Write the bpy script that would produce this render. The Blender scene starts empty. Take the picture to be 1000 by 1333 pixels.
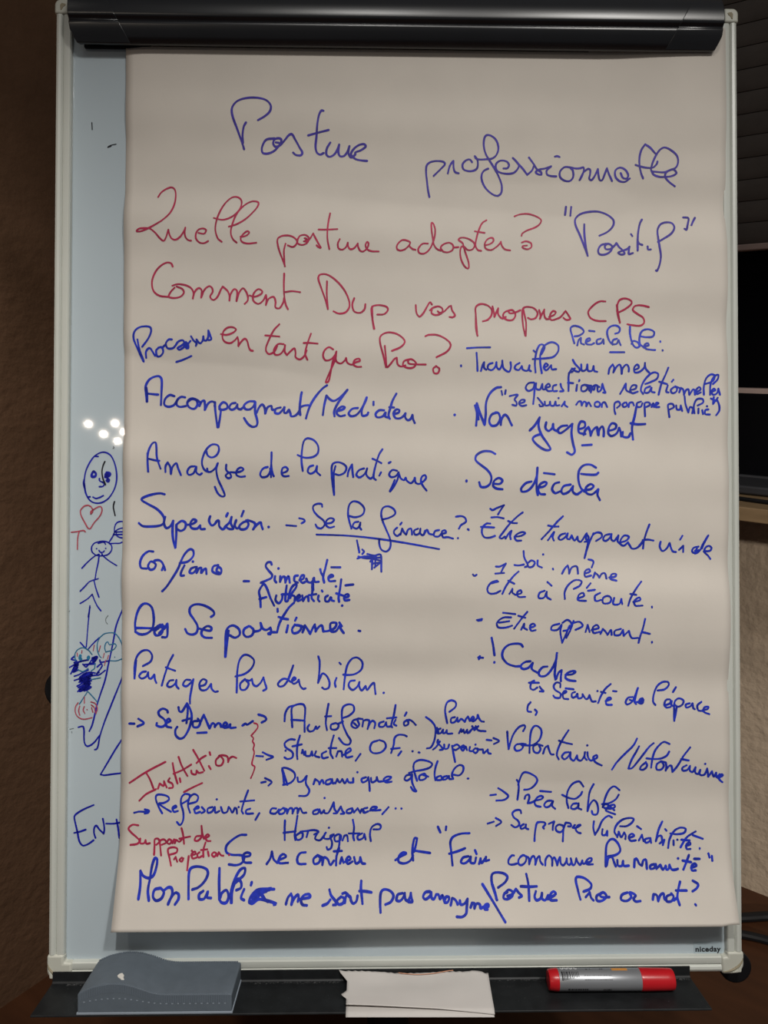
import bpy, bmesh, math, random
from mathutils import Matrix, Vector, Euler, noise
sc = bpy.context.scene
col = sc.collection
random.seed(4)

# ------------------------------------------------------------------ camera, world, lamps, exposure
TILT = math.radians(-13)                                  # the board leans back 13 degrees
BOARD = Matrix.Translation((0.02825, 0.74769, 0.92066)) @ Matrix.Rotation(TILT, 4, 'X')
cam = bpy.data.cameras.new('camera')
cam.sensor_fit = 'VERTICAL'; cam.sensor_height = 36.0; cam.sensor_width = 27.0
cam.lens = 962.0 / 1333.0 * 36.0
cam.clip_start = 0.02
co = bpy.data.objects.new('camera', cam); col.objects.link(co)
co.matrix_world = BOARD @ Matrix.Translation((-0.02825, -0.75762, -0.04217)) @ \
    Euler((math.pi / 2 + 0.01522926, -0.00137723, -0.01768568), 'XYZ').to_matrix().to_4x4()
sc.camera = co

wd = bpy.data.worlds.new('world'); sc.world = wd; wd.use_nodes = True
wd.node_tree.nodes['Background'].inputs[0].default_value = (0.95, 0.97, 1.0, 1)
wd.node_tree.nodes['Background'].inputs[1].default_value = 0.085

def lamp(name, kind, loc, power, colour, radius, target=None, **k):
    l = bpy.data.lights.new(name, kind); l.energy = power; l.color = colour
    l.shadow_soft_size = radius
    for a, v in k.items(): setattr(l, a, v)
    o = bpy.data.objects.new(name, l); col.objects.link(o); o.location = loc
    if target: o.rotation_euler = (Vector(target) - Vector(loc)).to_track_quat('-Z', 'Y').to_euler()
    return o
lamp('ceiling_spot', 'SPOT', (0.00, -0.38, 2.45), 66, (1.0, 0.975, 0.93), 0.05, (0.03, 0.30, -0.20), spot_size=math.radians(82), spot_blend=1.0)
lamp('ceiling_spot_middle', 'SPOT', (0.62, -0.38, 2.45), 76, (1.0, 0.975, 0.93), 0.05, (0.08, 0.30, -0.20), spot_size=math.radians(82), spot_blend=1.0)
lamp('ceiling_bulb', 'POINT', (0.80, -0.50, 2.42), 17, (1.0, 0.96, 0.90), 0.12)
lamp('right_wall_fill', 'SPOT', (1.60, -3.00, 1.75), 330, (1.0, 0.94, 0.85), 0.05, (0.95, 1.20, 0.55), spot_size=math.radians(19), spot_blend=0.5)  # added fill spot, no fixture of the room; narrow cone brightens the beige wall
lamp('left_wall_fill', 'SPOT', (-0.62, -0.05, 2.45), 88, (1.0, 0.93, 0.83), 0.04, (-0.88, 0.92, 0.75), spot_size=math.radians(46), spot_blend=0.9)  # unseen spot added to lift the brown wall beside the board
for p in [(-1.489, -2.217, 2.096), (-1.361, -2.250, 2.113), (-1.321, -2.274, 2.074), (-1.418, -2.253, 2.053), (-1.352, -2.282, 2.025)]:
    lamp('chandelier_bulb', 'POINT', p, 2.8, (1.0, 0.86, 0.70), 0.010)

sc.view_settings.view_transform = 'Standard'
sc.view_settings.look = 'None'
sc.view_settings.exposure = 0.0
sc.view_settings.gamma = 1.0
sc.view_settings.use_curve_mapping = False

# ------------------------------------------------------------------ materials
def mat(name, c, rough=0.6, spec=0.4, metal=0.0, var=0.06, nscale=30.0, bump=0.0, bscale=200.0, bdist=0.001, stretch=None, coat=0.0):
    m = bpy.data.materials.new(name); m.use_nodes = True
    nt = m.node_tree; b = nt.nodes['Principled BSDF']
    b.inputs['Roughness'].default_value = rough; b.inputs['Metallic'].default_value = metal
    b.inputs['Specular IOR Level'].default_value = spec
    b.inputs['Coat Weight'].default_value = coat
    tc = nt.nodes.new('ShaderNodeTexCoord'); mp = nt.nodes.new('ShaderNodeMapping')
    nt.links.new(tc.outputs['Object'], mp.inputs[0])
    if stretch: mp.inputs['Scale'].default_value = stretch
    n = nt.nodes.new('ShaderNodeTexNoise'); n.inputs['Scale'].default_value = nscale; n.inputs['Detail'].default_value = 4
    nt.links.new(mp.outputs[0], n.inputs['Vector'])
    r = nt.nodes.new('ShaderNodeValToRGB')
    lo = [max(0, x * (1 - var)) for x in c]; hi = [min(1, x * (1 + var)) for x in c]
    r.color_ramp.elements[0].position = .3; r.color_ramp.elements[1].position = .7
    r.color_ramp.elements[0].color = (*lo, 1); r.color_ramp.elements[1].color = (*hi, 1)
    nt.links.new(n.outputs[0], r.inputs[0]); nt.links.new(r.outputs[0], b.inputs['Base Color'])
    if bump:
        n2 = nt.nodes.new('ShaderNodeTexNoise'); n2.inputs['Scale'].default_value = bscale; n2.inputs['Detail'].default_value = 5
        nt.links.new(tc.outputs['Object'], n2.inputs['Vector'])
        bp = nt.nodes.new('ShaderNodeBump'); bp.inputs['Strength'].default_value = bump; bp.inputs['Distance'].default_value = bdist
        nt.links.new(n2.outputs[0], bp.inputs['Height']); nt.links.new(bp.outputs[0], b.inputs['Normal'])
    return m

M = {}
M['paper'] = mat('cream_flipchart_paper', (0.675, 0.618, 0.552), 0.85, 0.15, var=0.03, nscale=14, bump=0.12, bscale=260, bdist=0.0006)
M['scrap'] = mat('white_scrap_paper', (0.60, 0.565, 0.535), 0.85, 0.15, var=0.03, nscale=20)
M['scrap_edge'] = mat('orange_pen_trace', (0.75, 0.36, 0.22), 0.8, 0.1)
M['panel'] = mat('white_lacquered_steel', (0.475, 0.545, 0.585), 0.035, 0.35, var=0.03, nscale=5)
M['rail'] = mat('warm_white_aluminium', (0.575, 0.59, 0.54), 0.33, 0.45, var=0.03, nscale=12)
M['cap'] = mat('ivory_plastic', (0.54, 0.54, 0.47), 0.4, 0.45, var=0.03)
M['cap_shade'] = mat('recess_shade_tan', (0.30, 0.26, 0.18), 0.6, 0.2)  # shade inside the caps' recesses, put into the colour
M['black'] = mat('black_gloss_plastic', (0.006, 0.006, 0.008), 0.3, 0.8, var=0.2)
M['black_matt'] = mat('black_matt_plastic', (0.006, 0.006, 0.007), 0.5, 0.2, var=0.2)
M['tray'] = mat('black_painted_metal', (0.010, 0.011, 0.012), 0.5, 0.3, var=0.35, nscale=60)
M['scuff'] = mat('grey_scuff', (0.14, 0.14, 0.14), 0.8, 0.2)
M['eraser'] = mat('slate_grey_felt', (0.118, 0.143, 0.170), 0.62, 0.3, var=0.06, nscale=90)
M['eraser_rim'] = mat('pale_grey_backing', (0.27, 0.31, 0.36), 0.5, 0.35)
M['eraser_rib'] = mat('slate_grey_rib', (0.130, 0.157, 0.190), 0.6, 0.3)
M['glue'] = mat('white_residue', (0.75, 0.72, 0.66), 0.8, 0.2)
M['red_plastic'] = mat('red_plastic', (0.50, 0.010, 0.016), 0.3, 0.5, var=0.05)
M['silver'] = mat('silver_barrel', (0.36, 0.37, 0.39), 0.34, 0.5, metal=0.55, var=0.03)
M['print_black'] = mat('black_print', (0.012, 0.012, 0.014), 0.5, 0.3)
M['print_white'] = mat('white_print', (0.85, 0.85, 0.85), 0.5, 0.3)
M['print_orange'] = mat('orange_print', (0.62, 0.27, 0.06), 0.5, 0.3)
M['sticker'] = mat('clear_sticker', (0.40, 0.48, 0.52), 0.14, 0.45)
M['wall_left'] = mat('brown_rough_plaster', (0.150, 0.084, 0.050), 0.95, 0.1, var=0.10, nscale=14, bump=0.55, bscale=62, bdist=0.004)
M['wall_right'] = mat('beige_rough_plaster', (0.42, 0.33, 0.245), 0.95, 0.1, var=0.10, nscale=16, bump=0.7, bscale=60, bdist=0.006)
M['floor'] = mat('dark_brown_floor', (0.050, 0.018, 0.007), 0.5, 0.3, var=0.2, nscale=6, stretch=(1, 5, 1))
M['slat'] = mat('dark_brown_shutter', (0.085, 0.072, 0.064), 0.6, 0.25, var=0.1)
M['frame'] = mat('dark_grey_window_frame', (0.40, 0.30, 0.27), 0.5, 0.3)
M['glass'] = mat('black_night_glass', (0.002, 0.002, 0.003), 0.05, 0.1)
M['wood'] = mat('light_oak_board', (0.20, 0.132, 0.070), 0.5, 0.3, var=0.12, nscale=9, stretch=(2, 14, 14))
M['laptop'] = mat('anthracite_laptop', (0.030, 0.030, 0.034), 0.45, 0.4)
M['screen'] = mat('black_screen', (0.003, 0.003, 0.004), 0.25, 0.15)
INK = {
 'violet': mat('ink_violet_blue', (0.055, 0.036, 0.330), 0.55, 0.25, var=0.25, nscale=120),
 'blue': mat('ink_blue', (0.014, 0.034, 0.470), 0.5, 0.3, var=0.35, nscale=120),
 'red': mat('ink_carmine', (0.430, 0.026, 0.080), 0.55, 0.25, var=0.2, nscale=120),
 'navy': mat('ink_navy_dry_marker', (0.007, 0.012, 0.340), 0.45, 0.3, var=0.2, nscale=120),
 'teal': mat('ink_teal_dry_marker', (0.020, 0.150, 0.290), 0.5, 0.3, var=0.2, nscale=120),
 'black': mat('ink_black_dry_marker', (0.010, 0.010, 0.016), 0.5, 0.3),
 'grey': mat('ink_faded_grey', (0.16, 0.19, 0.19), 0.6, 0.2, var=0.3, nscale=200),
 'pink': mat('ink_worn_red_dry_marker', (0.400, 0.070, 0.105), 0.6, 0.2, var=0.25, nscale=150),
}

# ------------------------------------------------------------------ helpers
def mesh_obj(name, verts, faces, m, parent=None, mw=None, smooth=False, bevel=0.0, bseg=2, label=None, angle=35):
    me = bpy.data.meshes.new(name); me.from_pydata([tuple(v) for v in verts], [], faces); me.update()
    bm = bmesh.new(); bm.from_mesh(me); bmesh.ops.recalc_face_normals(bm, faces=bm.faces); bm.to_mesh(me); bm.free()
    me.materials.append(m)
    o = bpy.data.objects.new(name, me); col.objects.link(o)
    if parent: o.parent = parent
    if mw is not None: o.matrix_local = mw
    if smooth:
        for p in me.polygons: p.use_smooth = True
        try: me.set_sharp_from_angle(angle=math.radians(angle))
        except Exception: pass
    if bevel:
        b = o.modifiers.new('bevel', 'BEVEL'); b.width = bevel; b.segments = bseg; b.limit_method = 'ANGLE'; b.angle_limit = math.radians(30)
    if label: o['label'] = label
    return o

def boxes(*bs):
    V, F = [], []
    for (x0, x1, y0, y1, z0, z1) in bs:
        i = len(V)
        V += [(x0,y0,z0),(x1,y0,z0),(x1,y1,z0),(x0,y1,z0),(x0,y0,z1),(x1,y0,z1),(x1,y1,z1),(x0,y1,z1)]
        F += [(i,i+3,i+2,i+1),(i+4,i+5,i+6,i+7),(i,i+1,i+5,i+4),(i+1,i+2,i+6,i+5),(i+2,i+3,i+7,i+6),(i+3,i,i+4,i+7)]
    return V, F

def extrude_x(profile, x0, x1):
    """closed (y,z) outline swept from x0 to x1; either end may be a function of (y,z)"""
    f0 = x0 if callable(x0) else (lambda y, z: x0)
    f1 = x1 if callable(x1) else (lambda y, z: x1)
    n = len(profile)
    V = [(f0(y, z), y, z) for y, z in profile] + [(f1(y, z), y, z) for y, z in profile]
    F = [tuple(range(n)), tuple(range(2*n - 1, n - 1, -1))] + [(i, (i+1) % n, n + (i+1) % n, n + i) for i in range(n)]
    return V, F

def extrude_z(profile, z0, z1):
    n = len(profile)
    V = [(x, y, z0) for x, y in profile] + [(x, y, z1) for x, y in profile]
    F = [tuple(range(n)), tuple(range(2*n - 1, n - 1, -1))] + [(i, (i+1) % n, n + (i+1) % n, n + i) for i in range(n)]
    return V, F

def extrude_y(profile, y0, y1):
    n = len(profile)
    V = [(x, y0, z) for x, z in profile] + [(x, y1, z) for x, z in profile]
    F = [tuple(range(n)), tuple(range(2*n - 1, n - 1, -1))] + [(i, (i+1) % n, n + (i+1) % n, n + i) for i in range(n)]
    return V, F

def tube(pts, rad, n=14):
    pts = [Vector(p) for p in pts]; V, F = [], []
    up = Vector((0.13, 0.21, 0.97))
    for i, p in enumerate(pts):
        t = (pts[min(i+1, len(pts)-1)] - pts[max(i-1, 0)]).normalized()
        a = t.cross(up)
        if a.length < .1: a = t.cross(Vector((1, 0, 0)))
        a.normalize(); b = t.cross(a)
        r = rad[i] if isinstance(rad, (list, tuple)) else rad
        for k in range(n):
            th = 2*math.pi*k/n; V.append(p + a*math.cos(th)*r + b*math.sin(th)*r)
    for i in range(len(pts)-1):
        for k in range(n):
            F.append((i*n+k, i*n+(k+1) % n, (i+1)*n+(k+1) % n, (i+1)*n+k))
    F.append(tuple(range(n))); F.append(tuple(range((len(pts)-1)*n, len(pts)*n)))
    return V, F

def spline(pts, k=6):
    """centripetal-like Catmull-Rom through the points"""
    P = [Vector(p) for p in pts]
    if len(P) < 3:
        return [P[0].lerp(P[-1], i/4) for i in range(5)] if len(P) == 2 else P
    closed = (P[0] - P[-1]).length < 1e-6
    out = []
    for i in range(len(P)-1):
        p1, p2 = P[i], P[i+1]
        p0 = P[i-1] if i else (P[-2] if closed else p1*2 - p2)
        p3 = P[i+2] if i+2 < len(P) else (P[1] if closed else p2*2 - p1)
        d = max((p2-p1).length, 1e-9)
        m1 = (p2-p0) * (d / max((p1-p0).length + d, 1e-9)); m2 = (p3-p1) * (d / max((p3-p2).length + d, 1e-9))
        for j in range(k):
            t = j/k; t2, t3 = t*t, t*t*t
            out.append(p1*(2*t3-3*t2+1) + m1*(t3-2*t2+t) + p2*(-2*t3+3*t2) + m2*(t3-t2))
    out.append(P[-1]); return out

def thing(name, label, cat, mw, group=None):
    o = bpy.data.objects.new(name, None); col.objects.link(o); o.empty_display_size = .05
    o.matrix_world = mw; o['label'] = label; o['category'] = cat
    if group: o['group'] = group
    return o
def tag(o, label, cat):
    o['label'] = label; o['category'] = cat; return o
def structure(o): o['kind'] = 'structure'; return o

def text_mesh(s, size, bold=0.0):
    c = bpy.data.curves.new('lettering', 'FONT'); c.body = s; c.size = size; c.offset = bold; c.space_character = 1.0 + bold*220; c.resolution_u = 4
    o = bpy.data.objects.new('lettering', c)
    me = bpy.data.meshes.new_from_object(o)
    V = [tuple(v.co) for v in me.vertices]; F = [tuple(p.vertices) for p in me.polygons]
    bpy.data.objects.remove(o); bpy.data.curves.remove(c); bpy.data.meshes.remove(me)
    x0 = min(v[0] for v in V); y0 = min(v[1] for v in V)
    V = [(v[0]-x0, v[1]-y0) for v in V]
    return V, F, max(v[0] for v in V), max(v[1] for v in V)

# ------------------------------------------------------------------ the room corner behind the board
AX = Vector((0.79, -0.613, 0)); BX = Vector((-0.613, -0.79, 0))      # along the right wall, along the left wall
CORNER = Vector((0.035, 1.844, 0))
ROOM = Matrix.Translation(CORNER) @ Matrix(((AX.x, -BX.x, 0, 0), (AX.y, -BX.y, 0, 0), (0, 0, 1, 0), (0, 0, 0, 1)))   # x along the right wall, -y into the room
def room(name, vf, m, **k): return structure(mesh_obj(name, *vf, m, mw=ROOM, **k))
room('floor', boxes((-0.1, 3.2, -3.4, 0.1, -0.05, 0.0)), M['floor'])
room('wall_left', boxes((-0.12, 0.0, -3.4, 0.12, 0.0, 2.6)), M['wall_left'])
WIN0, WIN1, SILL, HEAD = 0.50, 2.2, 0.948, 2.25
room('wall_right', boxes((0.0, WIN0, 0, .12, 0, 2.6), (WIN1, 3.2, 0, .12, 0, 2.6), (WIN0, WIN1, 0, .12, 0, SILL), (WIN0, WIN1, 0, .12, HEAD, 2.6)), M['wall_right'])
win = room('window_1', boxes((WIN0, WIN1, .006, .07, SILL, SILL+.022), (WIN0, WIN1, .014, .07, SILL+.024, SILL+.043), (WIN0, WIN0+.045, .006, .07, SILL+.043, HEAD), (WIN1-.045, WIN1, .006, .07, SILL+.043, HEAD), (WIN0, WIN1, .006, .07, HEAD-.045, HEAD)), M['frame'], bevel=.002)
g = mesh_obj('window_glass', *boxes((WIN0+.02, WIN1-.02, .045, .051, SILL+.03, HEAD-.02)), M['glass'], parent=win)

shut = thing('roller_shutter', 'dark brown slatted shutter half lowered over the window', 'shutter', ROOM @ Matrix.Translation((1.35, .03, 1.245)))
nsl = int((HEAD - .05 - 1.245) / .0362)
for i in range(nsl):
    prof = [(.006, -.001), (-.0062, .0), (-.0078, .004), (-.0085, .012), (-.0085, .022), (-.0074, .031), (-.0054, .0352), (.006, .0356)]
    z0 = i*.0362
    V, F = extrude_x([(y, z+z0) for y, z in prof], -.80, .80)
    mesh_obj('slat', V, F, M['slat'], parent=shut, smooth=True)
mesh_obj('bottom_bar', *boxes((-.80, .80, -.010, .008, -.012, -.001)), M['frame'], parent=shut, bevel=.002)

shelf = thing('wooden_shelf', 'light oak ledge along the beige wall below the dark window', 'shelf', ROOM @ Matrix.Translation((1.45, 0, .79)))
mesh_obj('board', *boxes((-.85, .85, -.248, -.001, .008, .030)), M['wood'], parent=shelf, bevel=.0015)
for x in (-.77, .35): mesh_obj('bracket', *boxes((x-.012, x+.012, -.20, -.001, -.004, .008), (x-.012, x+.012, -.012, -.001, -.16, .008)), M['frame'], parent=shelf, bevel=.001)

lap = thing('laptop', 'open black laptop standing on the oak ledge', 'laptop', ROOM @ Matrix.Translation((.93, -.085, .82)))
rr = []
for cx, cy, a0 in ((.155, -.022, -90), (.155, .085, 0), (-.155, .085, 90), (-.155, -.022, 180)):
    for k in range(7):
        a = math.radians(a0 + k*15); rr.append((cx + .02*math.cos(a), cy - .012 + .02*math.sin(a)))
mesh_obj('base', *extrude_z(rr, .002, .016), M['laptop'], parent=lap, bevel=.003, smooth=True)
V, F = boxes((-.172, .172, -.004, .003, .0, .150))
mesh_obj('screen_lid', V, F, M['screen'], parent=lap, mw=Matrix.Translation((0, .056, .014)) @ Matrix.Rotation(math.radians(-6), 4, 'X'), bevel=.002)
mesh_obj('hinge', *tube([(-.12, .054, .015), (.12, .054, .015)], .005), M['laptop'], parent=lap, smooth=True)
ck = tag(mesh_obj('power_cable', *tube(spline([(1.20, -.20, .8235), (1.02, -.215, .8235), (.93, -.205, .8235), (.86, -.195, .8235), (.80, -.18, .8235), (.73, -.16, .8235)]), .0035, 8), M['black_matt'], mw=ROOM, smooth=True),
     'thin black cable lying along the oak ledge in front of the laptop', 'cable')
tag(mesh_obj('floor_cable', *tube(spline([(0.10, 1.20, .009), (.35, 1.22, .009), (.60, 1.195, .009), (.70, 1.195, .009), (.78, 1.196, .009), (.95, 1.14, .009), (1.2, .95, .009)]), .0085, 10), M['black_matt'], smooth=True),
    'black cable on the brown floor nearer to the beige wall', 'cable')
tag(mesh_obj('floor_cable', *tube(spline([(0.15, 1.15, .009), (.40, 1.19, .009), (.60, 1.175, .009), (.69, 1.152, .009), (.735, 1.133, .009), (.9, 1.02, .009), (1.05, .82, .009)]), .0075, 10), M['black_matt'], smooth=True),
    'black cable on the brown floor bending away from the beige wall', 'cable')

# ------------------------------------------------------------------ the flipchart easel
FOOT = Vector((0.026, 0.700, 0))
easel = thing('flipchart_easel', 'white framed flipchart board on a black post with drawings along its left side', 'flipchart', Matrix.Translation(FOOT))
BL = Matrix.Translation(-FOOT) @ BOARD                   # board frame, relative to the easel's foot
def part(name, vf, m, **k):
    return mesh_obj(name, *vf, m, parent=k.pop('parent', easel), mw=(BL if 'sub' not in k else None), **{a: v for a, v in k.items() if a != 'sub'})
panel = part('whiteboard_panel', boxes((-.345, .345, 0, .010, -.490, .485)), M['panel'])
# aluminium rails: outline as (distance in from the outer edge, y)
RP = [(0, .013), (0, -.003), (.0012, -.0056), (.0035, -.0068), (.006, -.0064), (.0073, -.0052), (.0078, -.0040), (.0084, -.0052), (.0100, -.0058), (.0146, -.0056), (.0156, -.0044), (.0160, -.0002), (.0160, .013)]
part('frame_rail', extrude_z([(-.3508 + d, y) for d, y in RP], -.4745, .4766), M['rail'], smooth=True, angle=28)
part('frame_rail', extrude_z([(.3508 - d, y) for d, y in RP], -.4770, .4766), M['rail'], smooth=True, angle=28)
part('frame_rail', extrude_x([(y, -.4980 + d) for d, y in RP], -.3268, .3290), M['rail'], smooth=True, angle=28)
part('frame_rail', extrude_x([(y, .4945 - d) for d, y in RP], -.3360, .3360), M['rail'], smooth=True, angle=28)
def corner(sx, z_out, z_in, x_in, r=.010):
    """L-shaped plastic corner with one rounded outer corner"""
    sz = 1 if z_out > z_in else -1
    X = .3514
    pts = [(x_in, z_out + .0170), (.3346, z_out + .0170), (.3346, z_in), (X, z_in)] if sz < 0 else [(x_in, z_in), (X, z_in)]
    for k in range(9):
        a = math.radians(k*90/8)
        pts.append((X - r + r*math.cos(a), z_out - sz*r + sz*r*math.sin(a)))
    pts += [(x_in, z_out)]
    return extrude_y([(sx*x, z) for x, z in pts], -.0072, .014)
for sx, zi, xi in ((-1, -.4745, .3266), (1, -.4772, .3290)):
    c = part('corner_cap', corner(sx, -.4992, zi, xi), M['cap'], bevel=.0022, bseg=3, smooth=True)
    arc = [(sx*(.3500 - .0205*(1-math.cos(math.radians(a)))**.9), -.0075, -.4830 - .0135*math.sin(math.radians(a))) for a in range(0, 91, 10)]
    mesh_obj('groove_shade', *tube(arc, [.0003 + .0009*math.sin(math.pi*i/9) for i in range(10)], 8), M['cap_shade'], parent=c, smooth=True)  # raised strip whose dark tone paints the shade of a groove
    tri = [(sx*.3490, -.4880), (sx*.3478, -.4965), (sx*.3395, -.4972), (sx*.3450, -.4938)]
    mesh_obj('moulded_web', *extrude_y(tri, -.0084, -.007), M['cap'], parent=c, bevel=.0004)
for sx in (-1, 1):
    c = part('corner_cap', corner(sx, .4915, .4768, .3368, .006), M['cap'], bevel=.0018, bseg=3, smooth=True)
    s = [(sx*.3440, .4872), (sx*.3400, .4862), (sx*.3405, .4845), (sx*.3425, .4832), (sx*.3442, .4800), (sx*.3452, .4800), (sx*.3456, .4850)]
    mesh_obj('notch_shade', *extrude_y(s, -.0076, -.007), M['cap_shade'], parent=c)  # dark plate painting the shade of a dent
part('clamp_base', extrude_x([(.0, .4447), (-.0035, .4440), (-.0042, .4455), (-.0042, .505), (0, .505)], -.3225, .3185), M['black_matt'], bevel=.0006)
JAW = [(-.0080, .4452), (-.0105, .4425), (-.0130, .4428), (-.0165, .4480), (-.0195, .4525), (-.0215, .4568), (-.0222, .4590), (-.0214, .4605), (-.0222, .4618),
       (-.0240, .4630), (-.0251, .4642), (-.0255, .4660), (-.0257, .4685), (-.02575, .4715), (-.0256, .4745), (-.0252, .4775), (-.0244, .4805), (-.0230, .4845), (-.0216, .4880), (-.0180, .4940), (-.0120, .4985), (-.0080, .5000)]
part('clamp_bar', extrude_x(JAW, -.3000, .2990), M['black'], smooth=True, angle=50)
def inflate(P, d):
    return [(y - d if y < -.009 else y, z - d*.6 if z < .4460 else z) for y, z in P]
JC = inflate(JAW, .0004)
def end_x(y, a, b):                     # the end narrows towards the board
    return a + (b - a)*min(max((-y - .0105)/.0095, 0), 1)**.7
part('clamp_end', extrude_x(JC, lambda y, z: .272 + (z - .4425)*.55, lambda y, z: end_x(y, .3200, .3283)), M['black'], smooth=True, angle=50, bevel=.0008)
part('clamp_end', extrude_x(JC, lambda y, z: -end_x(y, .3225, .3312), lambda y, z: -.272 - (z - .4425)*.55), M['black'], smooth=True, angle=50, bevel=.0008)
# marker tray: a lip against the frame and a shelf
TRAYP = [(-.0082, -.4895), (-.0095, -.4892), (-.0098, -.4985), (-.0112, -.5000), (-.0575, -.5004), (-.0580, -.5022), (-.0100, -.5022), (-.0082, -.5000)]
def tl(y, z): return -.3447 + (-.0005 if y > -.012 else 0)
tray = part('marker_tray', extrude_x(TRAYP, lambda y, z: -.3445, lambda y, z: .2950), M['tray'], bevel=.0005)
sv, sf = [], []
for k in range(420):
    x = random.choice([random.uniform(-.33, -.30), random.uniform(-.15, -.06), random.uniform(-.15, -.06), random.uniform(.09, .145), random.uniform(.275, .292), random.uniform(-.34, .29)])
    if random.random() < .86: y, w, h = -.0112 - random.random()**2*.003, random.uniform(.0003, .0011), random.uniform(.0002, .0005)
    else: y, w, h = random.uniform(-.055, -.014), random.uniform(.0002, .0005), random.uniform(.0002, .0005)
    a, b = boxes((x, x+w, y-h, y, -.5003 - (-.0112-y)*.0086 - .0001, -.49995 - (-.0112-y)*.0086))
    i0 = len(sv); sv += a; sf += [tuple(q+i0 for q in f) for f in b]
sc_ = mesh_obj('scuff_marks', sv, sf, M['scuff'], parent=tray); sc_['kind'] = 'stuff'
def disc(cx, cz, y0, y1, r, n=28):
    return extrude_y([(cx + r*math.cos(2*math.pi*k/n), cz + r*math.sin(2*math.pi*k/n)) for k in range(n)], y0, y1)
part('clamp_knob', disc(.3560, -.5080, .018, .036, .0165), M['black_matt'], bevel=.002)
part('clamp_knob', disc(-.3445, -.2143, .014, .030, .0212), M['black_matt'], bevel=.002)
part('back_bracket', boxes((-.30, .30, .0105, .022, -.06, -.02), (-.03, .03, .0105, .022, -.32, -.06)), M['black_matt'], bevel=.002)
mesh_obj('tilt_joint', *boxes((-.022, .022, -.005, .07, .60, .67)), M['black_matt'], parent=easel, bevel=.004)
mesh_obj('post', *tube([(0, .045, .02), (0, .045, .66)], .0205, 24), M['black_matt'], parent=easel, smooth=True)
mesh_obj('hub', *tube([(0, .045, .015), (0, .045, .02), (0, .045, .085), (0, .045, .09)], [.03, .036, .036, .026], 24), M['black_matt'], parent=easel, smooth=True)
for a in (200, 340, 95):
    d = Vector((math.cos(math.radians(a)), math.sin(math.radians(a)), 0)); o0 = Vector((0, .045, 0))
    L = mesh_obj('leg', *tube([o0 + d*.02 + Vector((0, 0, .05)), o0 + d*.2 + Vector((0, 0, .047)), o0 + d*.36 + Vector((0, 0, .030)), o0 + d*.40 + Vector((0, 0, .022))], [.014, .013, .011, .009], 12), M['black_matt'], parent=easel, smooth=True)
    mesh_obj('foot_pad', *tube([o0 + d*.395 + Vector((0, 0, .0)), o0 + d*.395 + Vector((0, 0, .024))], .013, 14), M['black_matt'], parent=L, smooth=True)
# maker's sticker on the board, lower right
st = mesh_obj('brand_sticker', *boxes((.3030, .3322, -.0003, .0, -.4821, -.4705)), M['sticker'], parent=panel)
V, F, tw, th = text_mesh('niceday', .0100, .00034)
k = .0262/tw
mesh_obj('lettering', [(.3046 + x*k, -.00045, -.4819 + y*k*.92) for x, y in V], F, M['print_black'], parent=panel)

# ------------------------------------------------------------------ pen strokes as ribbons lying on a surface
def ribbon(runs, surf, eps):
    V, F = [], []
    rnd = random.Random(len(runs))
    for w, closed_dot, pts in runs:
        w = w*.5
        if len(pts) == 1:
            c = pts[0]; n = 12; i0 = len(V)
            V.append((c[0], c[1])); V += [(c[0] + w*1.15*math.cos(2*math.pi*q/n), c[1] + w*1.15*math.sin(2*math.pi*q/n)) for q in range(n)]
            F += [(i0, i0+1+q, i0+1+(q+1) % n) for q in range(n)]; continue
        P = spline([(x, z, 0) for x, z in pts], 5)
        Q = [P[0]]
        for p in P[1:]:
            if (p - Q[-1]).length > w*.12: Q.append(p)
        if len(Q) < 2: Q.append(P[-1] + Vector((w*.1, 0, 0)))
        P = Q; n = len(P); i0 = len(V); ph = rnd.uniform(0, 6)
        T = []
        for i in range(n):
            t = (P[min(i+1, n-1)] - P[max(i-1, 0)]); T.append(t.normalized() if t.length > 1e-9 else Vector((1, 0, 0)))
        for i, p in enumerate(P):
            ww = w*(1 + .10*math.sin(ph + i*.35)); N = Vector((-T[i].y, T[i].x, 0))*ww
            V += [(p.x + N.x, p.y + N.y), (p.x - N.x, p.y - N.y)]
        F += [(i0+2*i, i0+2*i+1, i0+2*i+3, i0+2*i+2) for i in range(n-1)]
        for p, t, s in ((P[0], T[0], -1), (P[-1], T[-1], 1)):                       # round ends
            j = len(V); a0 = math.atan2(t.y, t.x) + (0 if s > 0 else math.pi)
            V.append((p.x, p.y)); V += [(p.x + w*math.cos(a0 + math.radians(a)), p.y + w*math.sin(a0 + math.radians(a))) for a in range(-90, 91, 30)]
            F += [(j, j+1+q, j+2+q) for q in range(6)]
    return [(x, -(surf(x, z) + eps), z) for x, z in V], F

def ink_obj(name, label, colour, runs, surf, eps, parent):
    V, F = ribbon(runs, surf, eps)
    me = bpy.data.meshes.new(name); me.from_pydata(V, [], F); me.update()
    bm = bmesh.new(); bm.from_mesh(me)
    for f in bm.faces:
        f.normal_update()
        if f.normal.y > 0: f.normal_flip()
        f.smooth = True
    bm.to_mesh(me); bm.free()
    me.materials.append(INK[colour])
    o = bpy.data.objects.new(name, me); col.objects.link(o); o.parent = parent; o['label'] = label
    return o

def decode(s):
    """width (hundredths of a mm) : x,z pairs in tenths of a mm"""
    runs = []
    for r in s.split(';'):
        w, p = r.split(':'); v = [int(q) for q in p.split()]
        runs.append((int(w)*1e-5, False, [(v[i]*1e-4, v[i+1]*1e-4) for i in range(0, len(v), 2)]))
    return runs

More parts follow.
